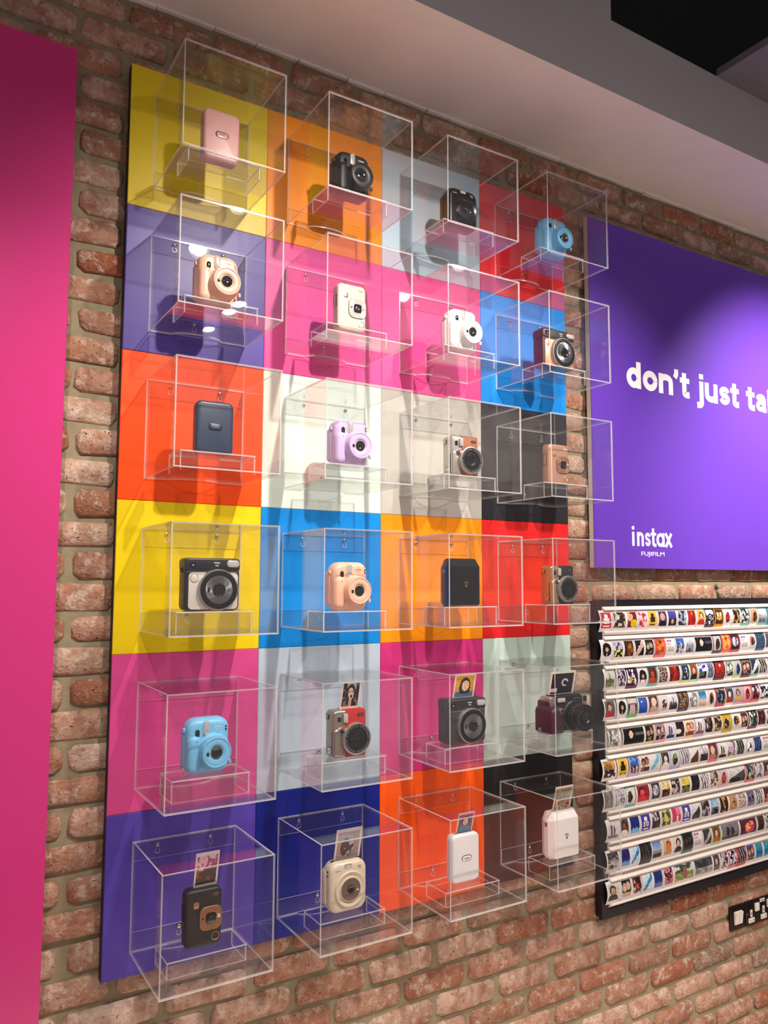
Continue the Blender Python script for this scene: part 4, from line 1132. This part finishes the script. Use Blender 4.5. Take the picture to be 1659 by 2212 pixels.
(1.626,1.678,'cam', '#d8d4d6', '#d8ac2c #1c1812 #1c1812', 'black camera drawing on a bright yellow card'),
(1.682,1.734,'two', '#c4b4d8', '#2a5ca4 #6a94c8 #3a3440 #c8a89c', 'couple under blue sky with a lilac dotted edge'),
(1.734,1.786,'pair', '#d8d4d6', '#d8ccc4 #b4704c #2c1f2c', 'two friends laughing'),
(1.786,1.838,'diag', '#d8d4d6', '#d0d4d4 #6ab0c8 #8ac4d4', 'pale cyan brush stroke'),
(1.839,1.887,'face', '#d8d4d6', '#1c1418 #dcd4cc #141014 #e4e0dc', 'face with a cartoon filter'),
(1.887,1.942,'blob', '#a8a0cc', '#d4ccd4 #241c20 #6a9a3c', 'small pug dog with a lilac border'),
(1.942,1.995,'lines', '#d8d4d6', '#c4c0c8 #4a484e #8a888e', 'pale doorway drawing'),
(1.995,2.045,'tri', '#d8d4d6', '#d4d0cf #d4d0cf #5a3528 #3a2018', 'brown castle on a hill'),
(2.045,2.097,'two', '#d8d4d6', '#cfccd4 #8f8c96 #1c1816 #4a4038', 'river skyline in dark grey'),
(2.097,2.151,'face', '#d3677f', '#2a1a2c #dcb096 #c9a4a0 #b87a5c', 'person dancing with a pink border'),
(2.151,2.203,'sil', '#d8d4d6', '#d4d0cf #1a1214 #2a2022', 'figure in long black coat'),
(2.203,2.257,'ring', '#cdd8a4', '#c9bcd4 #7a5a6a #d8d0dc', 'heart drawing with a lime border'),
(2.257,2.309,'lines', '#d8d4d6', '#0f0f14 #8a8a90 #2a2a30', 'black and white hallway'),
(2.309,2.363,'blob', '#d8d4d6', '#cfccd4 #2a2a30 #f0f0f0', 'black camera sketch on white'),
(2.363,2.417,'speck', '#d8d4d6', '#1a2c5c #3a66a8 #0e1428', 'blue neon shopfront'),
(2.417,2.482,'text', '#d8d4d6', '#d8d4d6 #a85a40 #8a868c', 'card of small text with an orange heading')],
[(1.559,1.609,'street', '#d8d4d6', '#6a6662 #8a8680 #4a4644', 'grey city street'),
(1.609,1.662,'two', '#d8d4d6', '#c4bccc #8a8490 #b4b4b4 #4a4a50', 'strip of grey portraits'),
(1.662,1.712,'blob', '#78a8a4', '#dcd8d4 #2a2422 #b47a5c', 'scattered brushes with a teal border'),
(1.712,1.784,'face', '#d8d4d6', '#8a1418 #d8505c #3a0a0e #c42a34', 'red statue under glowing letters'),
(1.786,1.836,'ball', '#d8d4d6', '#3a3440 #c9c4d4 #8a847c', 'coffee tray seen from above'),
(1.836,1.886,'two', '#d8d4d6', '#cf9a20 #d8c8a0 #6a3c10 #2a1808', 'yellow room with a plant'),
(1.886,1.94,'speck', '#d8d4d6', '#1c181c #5a4c48 #c4b8b4', 'dense seated crowd'),
(1.94,1.993,'two', '#d8d4d6', '#b4942a #d8c058 #6a7434 #2a2a5c', 'yellow autumn tree'),
(1.993,2.046,'street', '#d8d4d6', '#140c0c #241614 #3a3434', 'almost black stairway'),
(2.046,2.097,'lines', '#d8d4d6', '#d4d0d0 #1c1a1c #8a8688', 'person leaning in a white doorway'),
(2.097,2.152,'two', '#d8d4d6', '#b4aaa4 #4a3430 #d8c8b8 #6a4a3c', 'busker beside a round sign'),
(2.152,2.206,'blob', '#e0b0b8', '#b8b4c8 #c0421a #3a1c18', 'orange dressed dancer with a pink edge'),
(2.206,2.309,'tri', '#d8d4d6', '#cfcac8 #b4aeb0 #1c1816 #4a4644', 'wide black and white church view'),
(2.309,2.369,'birds', '#d3677f', '#1c2c44 #8aa084 #c9d48a', 'blue succulent with a pink border'),
(2.369,2.414,'two', '#d8d4d6', '#c4bcc8 #2a262c #d0c8d4 #3a3440', 'dark painting in pale gallery'),
(2.414,2.481,'face', '#d8d4d6', '#2a1434 #d8a070 #140a18 #b46a5c', 'singer in purple light')],
[(1.571,1.628,'sil', '#d8d4d6', '#c9c4c8 #3a3438 #6a6468', 'walking couple in faded grey'),
(1.628,1.677,'face', '#d8d4d6', '#4a3a34 #8a4a3a #1c120e #dcd4d0', 'smiling man in a white shirt'),
(1.677,1.73,'galaxy', '#d8d4d6', '#1c2c80 #0c1650 #6ab0dc', 'blue night sky above pale cloud'),
(1.73,1.783,'cam', '#d8d4d6', '#3a3494 #e4e0e4 #16121c', 'black camera drawing on a purple card'),
(1.783,1.833,'two', '#d8d4d6', '#2c3020 #c4b4c0 #17140f #3a3230', 'dark tree beside pink blossom'),
(1.833,1.886,'speck', '#d8d4d6', '#3a3c18 #8a8a3c #c9bc74', 'green and yellow leaves'),
(1.886,1.94,'pinkwall', '#d8d4d6', '#c4385c #d87c94 #e8dcd8', 'white door in a pink wall'),
(1.94,1.991,'cam', '#d8d4d6', '#3c3898 #e4e0e4 #16121c', 'second black camera drawing on purple'),
(1.991,2.044,'tri', '#d8d4d6', '#cfcccf #cfcccf #4a484a #2a2c2c', 'grey mountain peak'),
(2.044,2.097,'speck', '#d8d4d6', '#2a1c1c #5a4a4c #a8a0b4', 'festival performers'),
(2.097,2.148,'two', '#d8d4d6', '#7aa0c4 #a8c0d0 #1c2018 #5a7484', 'blue waterfall gorge'),
(2.148,2.203,'street', '#d8d4d6', '#2a1408 #c98a34 #140a06', 'golden city lights at night'),
(2.203,2.257,'blob', '#d8d4d6', '#b98a5c #c49a70 #6a4428', 'curled figure on tan'),
(2.257,2.309,'speck', '#d8d4d6', '#c9bcb0 #7a3c30 #d8d0c8', 'red and cream collage'),
(2.309,2.362,'pair', '#d8d4d6', '#5a5070 #2a2238 #8a7f9c', 'figures under a violet arch'),
(2.362,2.412,'lines', '#d8d4d6', '#cfd0d0 #1c2020 #7a8080', 'white colonnade'),
(2.412,2.474,'diag', '#d8d4d6', '#5a1410 #c0342a #e0c0b4', 'red swirl')],
[(1.568,1.628,'two', '#d8d4d6', '#2a2626 #8a8688 #17130f #b4b0b0', 'grey picture of a seated drummer'),
(1.628,1.68,'galaxy', '#d8d4d6', '#1c2070 #0e1450 #5a94c8', 'indigo sky over pale foam'),
(1.68,1.726,'diag', '#d8d4d6', '#b4d4e0 #2a6fb4 #d4e4e8', 'white cloud on bright blue'),
(1.728,1.782,'lines', '#120f12', '#120f12 #4a464a #2a262a', 'chalk lines on a black card'),
(1.782,1.836,'beach', '#d8d4d6', '#4a72b4 #a4b8d0 #8a8a88 #1a1210', 'dark beach below a blue sky'),
(1.836,1.888,'face', '#d8d4d6', '#d0aa84 #d87a40 #7a3c1c #c88a58', 'person in orange light'),
(1.888,1.94,'face', '#d8d4d6', '#d8ccc4 #d0ac98 #1c1014 #140e12', 'man in black suit with a cigar'),
(1.94,1.998,'pair', '#2a6a60', '#140c0c #4a2c22 #241412', 'dim couple with a green mosaic border'),
(1.998,2.048,'text', '#d8d4d6', '#d8d4d6 #b44a5a #8a868c', 'card of small text with a pink heading'),
(2.048,2.102,'diag', '#d8d4d6', '#3a3636 #b4b0b4 #6a6668', 'snowy tree in black and white'),
(2.102,2.152,'face', '#b4c484', '#5a3a24 #d8a88c #6a2c14 #a4602c', 'person in brown coat with a lime border'),
(2.152,2.261,'sil', '#d8d4d6', '#7a747e #2c2826 #4a4440', 'three people on a wide grey wall'),
(2.261,2.366,'blob', '#d8d4d6', '#3a1024 #c43a6c #e8b050', 'wide pink neon shopfront'),
(2.366,2.415,'sil', '#d8d4d6', '#4a3022 #140c0a #2a1a14', 'two dark figures outdoors'),
(2.415,2.466,'speck', '#d8d4d6', '#2a2a2e #8a8a90 #d0d0d4', 'grey street view')],
[(1.567,1.63,'face', '#d8d4d6', '#c4c0b8 #b48a78 #2c2a28 #1a1c18', 'man in a beanie and dark jacket'),
(1.63,1.682,'pair', '#d8d4d6', '#0e0a0a #d0b09c #b49a88', 'three laughing faces in the dark'),
(1.682,1.733,'speck', '#d8d4d6', '#2a1012 #a43a20 #c4b8c0', 'red lanterns over a parade'),
(1.733,1.786,'diag', '#d8d4d6', '#c4d8e0 #2a78b4 #8ab8d4', 'white cloud in pale blue'),
(1.786,1.837,'galaxy', '#d8d4d6', '#14307c #10245c #3a6ab4', 'deep blue bay at dusk'),
(1.837,1.89,'ring', '#d8d4d6', '#2a1014 #c44058 #d8c4c8', 'pink neon sign'),
(1.89,1.998,'park', '#d8d4d6', '#3c4a34 #7a8a4c #b0a864 #8a5a58', 'wide picture of a family in a park'),
(1.998,2.102,'two', '#d8d4d6', '#4a4a50 #2c2c30 #b4a8a8 #6a7a74', 'wide grey picture of trees by a road'),
(2.102,2.142,'face', '#d8d4d6', '#2a1c18 #c9b0a4 #3a2a26 #6a5a58', 'grey arched portrait'),
(2.142,2.19,'street', '#d8d4d6', '#3a2c2c #a49aa0 #c9c0c4', 'pale garden path'),
(2.19,2.244,'birds', '#d3677f', '#1c1a20 #c9c4cc #4a444c', 'white blossom with a pink border'),
(2.244,2.296,'lines', '#bc3020', '#141014 #9a949c #3a343c', 'dark iron gate with a red border'),
(2.296,2.348,'pair', '#d8d4d6', '#2c4a8c #c99a80 #5a2418', 'couple before a blue mural'),
(2.348,2.398,'sky', '#d8d4d6', '#2a8aa4 #1a4a8c #3a9ab0', 'turquoise sea swimmer'),
(2.398,2.459,'sky', '#d8d4d6', '#3a94ac #1c5090 #4aa4b8', 'turquoise reef water')]]

def rail_mesh(x0, x1):
    p = PITCH / 2
    prof = [(.0115, -p + .0003), (-.001, -p + .0003), (-.0150, -.0378), (-.0150, -.0363), (-.0120, -.0358), (-.0050, -.0356), (-.0050, .0356), (-.0120, .0358),
            (-.0155, .0363), (-.0150, .0380), (-.001, p - .0003), (.0115, p - .0003)]
    return MB().loft([[(x0, y, z) for y, z in prof], [(x1, y, z) for y, z in prof]]).mesh('rail', RAILM, 0)
ORD = ['first', 'second', 'third', 'fourth', 'fifth', 'sixth', 'seventh', 'eighth', 'ninth', 'tenth', 'eleventh', 'twelfth', 'thirteenth', 'fourteenth', 'fifteenth', 'sixteenth', 'seventeenth', 'eighteenth']
RO = ['top', 'second', 'third', 'fourth', 'fifth', 'sixth', 'seventh', 'eighth', 'ninth', 'lowest']
for k, row in enumerate(RAILS):
    zc = Z0 - k * PITCH
    xj = [.004, .006, .012, .010, .014, .016, .012, .018, .020, .022][k]
    obj('rail', rail_mesh(.026 + xj * .3, RW - .031), rk, (0, 0, zc - .466))
    for q, (x0, x1, kind, border, pal, desc) in enumerate(row):
        w = x1 - x0 - .0012
        wide = w > .08
        sq = .058 < w <= .08
        me = picture_mesh('instant_photo', w, .0706, kind, border, pal, k * 40 + q, 32 if wide else 18, 24, .0105,
                          .04 if wide else .09, .1 if border == '#d8d4d6' else .09, .17)
        obj('instant_photo', me, None, ((x0 + x1) / 2, -.0062 - (.0006 if q % 2 else 0), zc), (0, 0, 0),
            '%s, %s photo on the %s rail' % (desc, ORD[q], RO[k]), 'photo', 'small photos on the rack rails')

# ------------------------------------------------------------------ switch and sockets
NICK = mat('black_nickel', '#3a302c', 0.22, 0.9)
WPL = mat('white_plastic', '#dcd2cc', 0.4)
def plate_on_wall(t, w, h):
    obj('face_plate', MB().rbody(0, w, 0, h, -.008, .000, .004, .002, .0001, n=4, k=3).mesh('face_plate', NICK), t)
sw = thing('light_switch', (2.242, .029, .272), 'black nickel double light switch left of the socket', 'switch')
plate_on_wall(sw, .088, .086)
obj('switch_surround', plate('switch_surround', .020, .066, .020, .066, .003, -.0115, -.0075, WPL), sw)
for x in (.0215, .0437):
    obj('rocker', MB().add([(x, -.0118, .022), (x + .0208, -.0118, .022), (x + .0208, -.0170, .064), (x, -.0170, .064), (x, -.009, .022), (x + .0208, -.009, .022), (x + .0208, -.009, .064), (x, -.009, .064)],
        [(0, 1, 2, 3), (4, 7, 6, 5), (0, 4, 5, 1), (1, 5, 6, 2), (2, 6, 7, 3), (3, 7, 4, 0)]).mesh('rocker', WPL, 0), sw)
so = thing('wall_socket', (2.334, .029, .270), 'black nickel double wall socket below the photo rack', 'socket')
plate_on_wall(so, .165, .088)
for x0 in (.018, .094):
    ob = obj('outlet', plate('outlet', x0 - .006, x0 + .030, .010, .027, .002, -.0105, -.0075, WPL), so)
    obj('earth_slot', plate('earth_slot', x0 + .006, x0 + .018, .031, .056, .001, -.0105, -.0075, WPL), ob)
    for dx, z, w, h in ((.000, .017, .005, .003), (.019, .017, .005, .003), (.0100, .038, .004, .010)):
        obj('pin_hole', MB().box(x0 + dx, x0 + dx + w, -.0109, -.0103, z, z + h).mesh('pin_hole', BLK, 0), ob)
    obj('rocker', plate('rocker', x0 + .034, x0 + .059, .046, .075, .002, -.0135, -.0075, WPL, e=.002), so)
obj('label_sticker', plate('label_sticker', .086, .116, .072, .084, .0006, -.0086, -.0075, WPL, e=.0002), so)
obj('label_print', plate('label_print', .090, .112, .0755, .0795, .0004, -.0089, -.0080, GREYTXT, e=.0001), so)
obj('plate_screw', MB().lathe([(.003, -.007), (.003, -.0088), (.002, -.0092)], .006, .044, 12).mesh('plate_screw', STEEL), so)
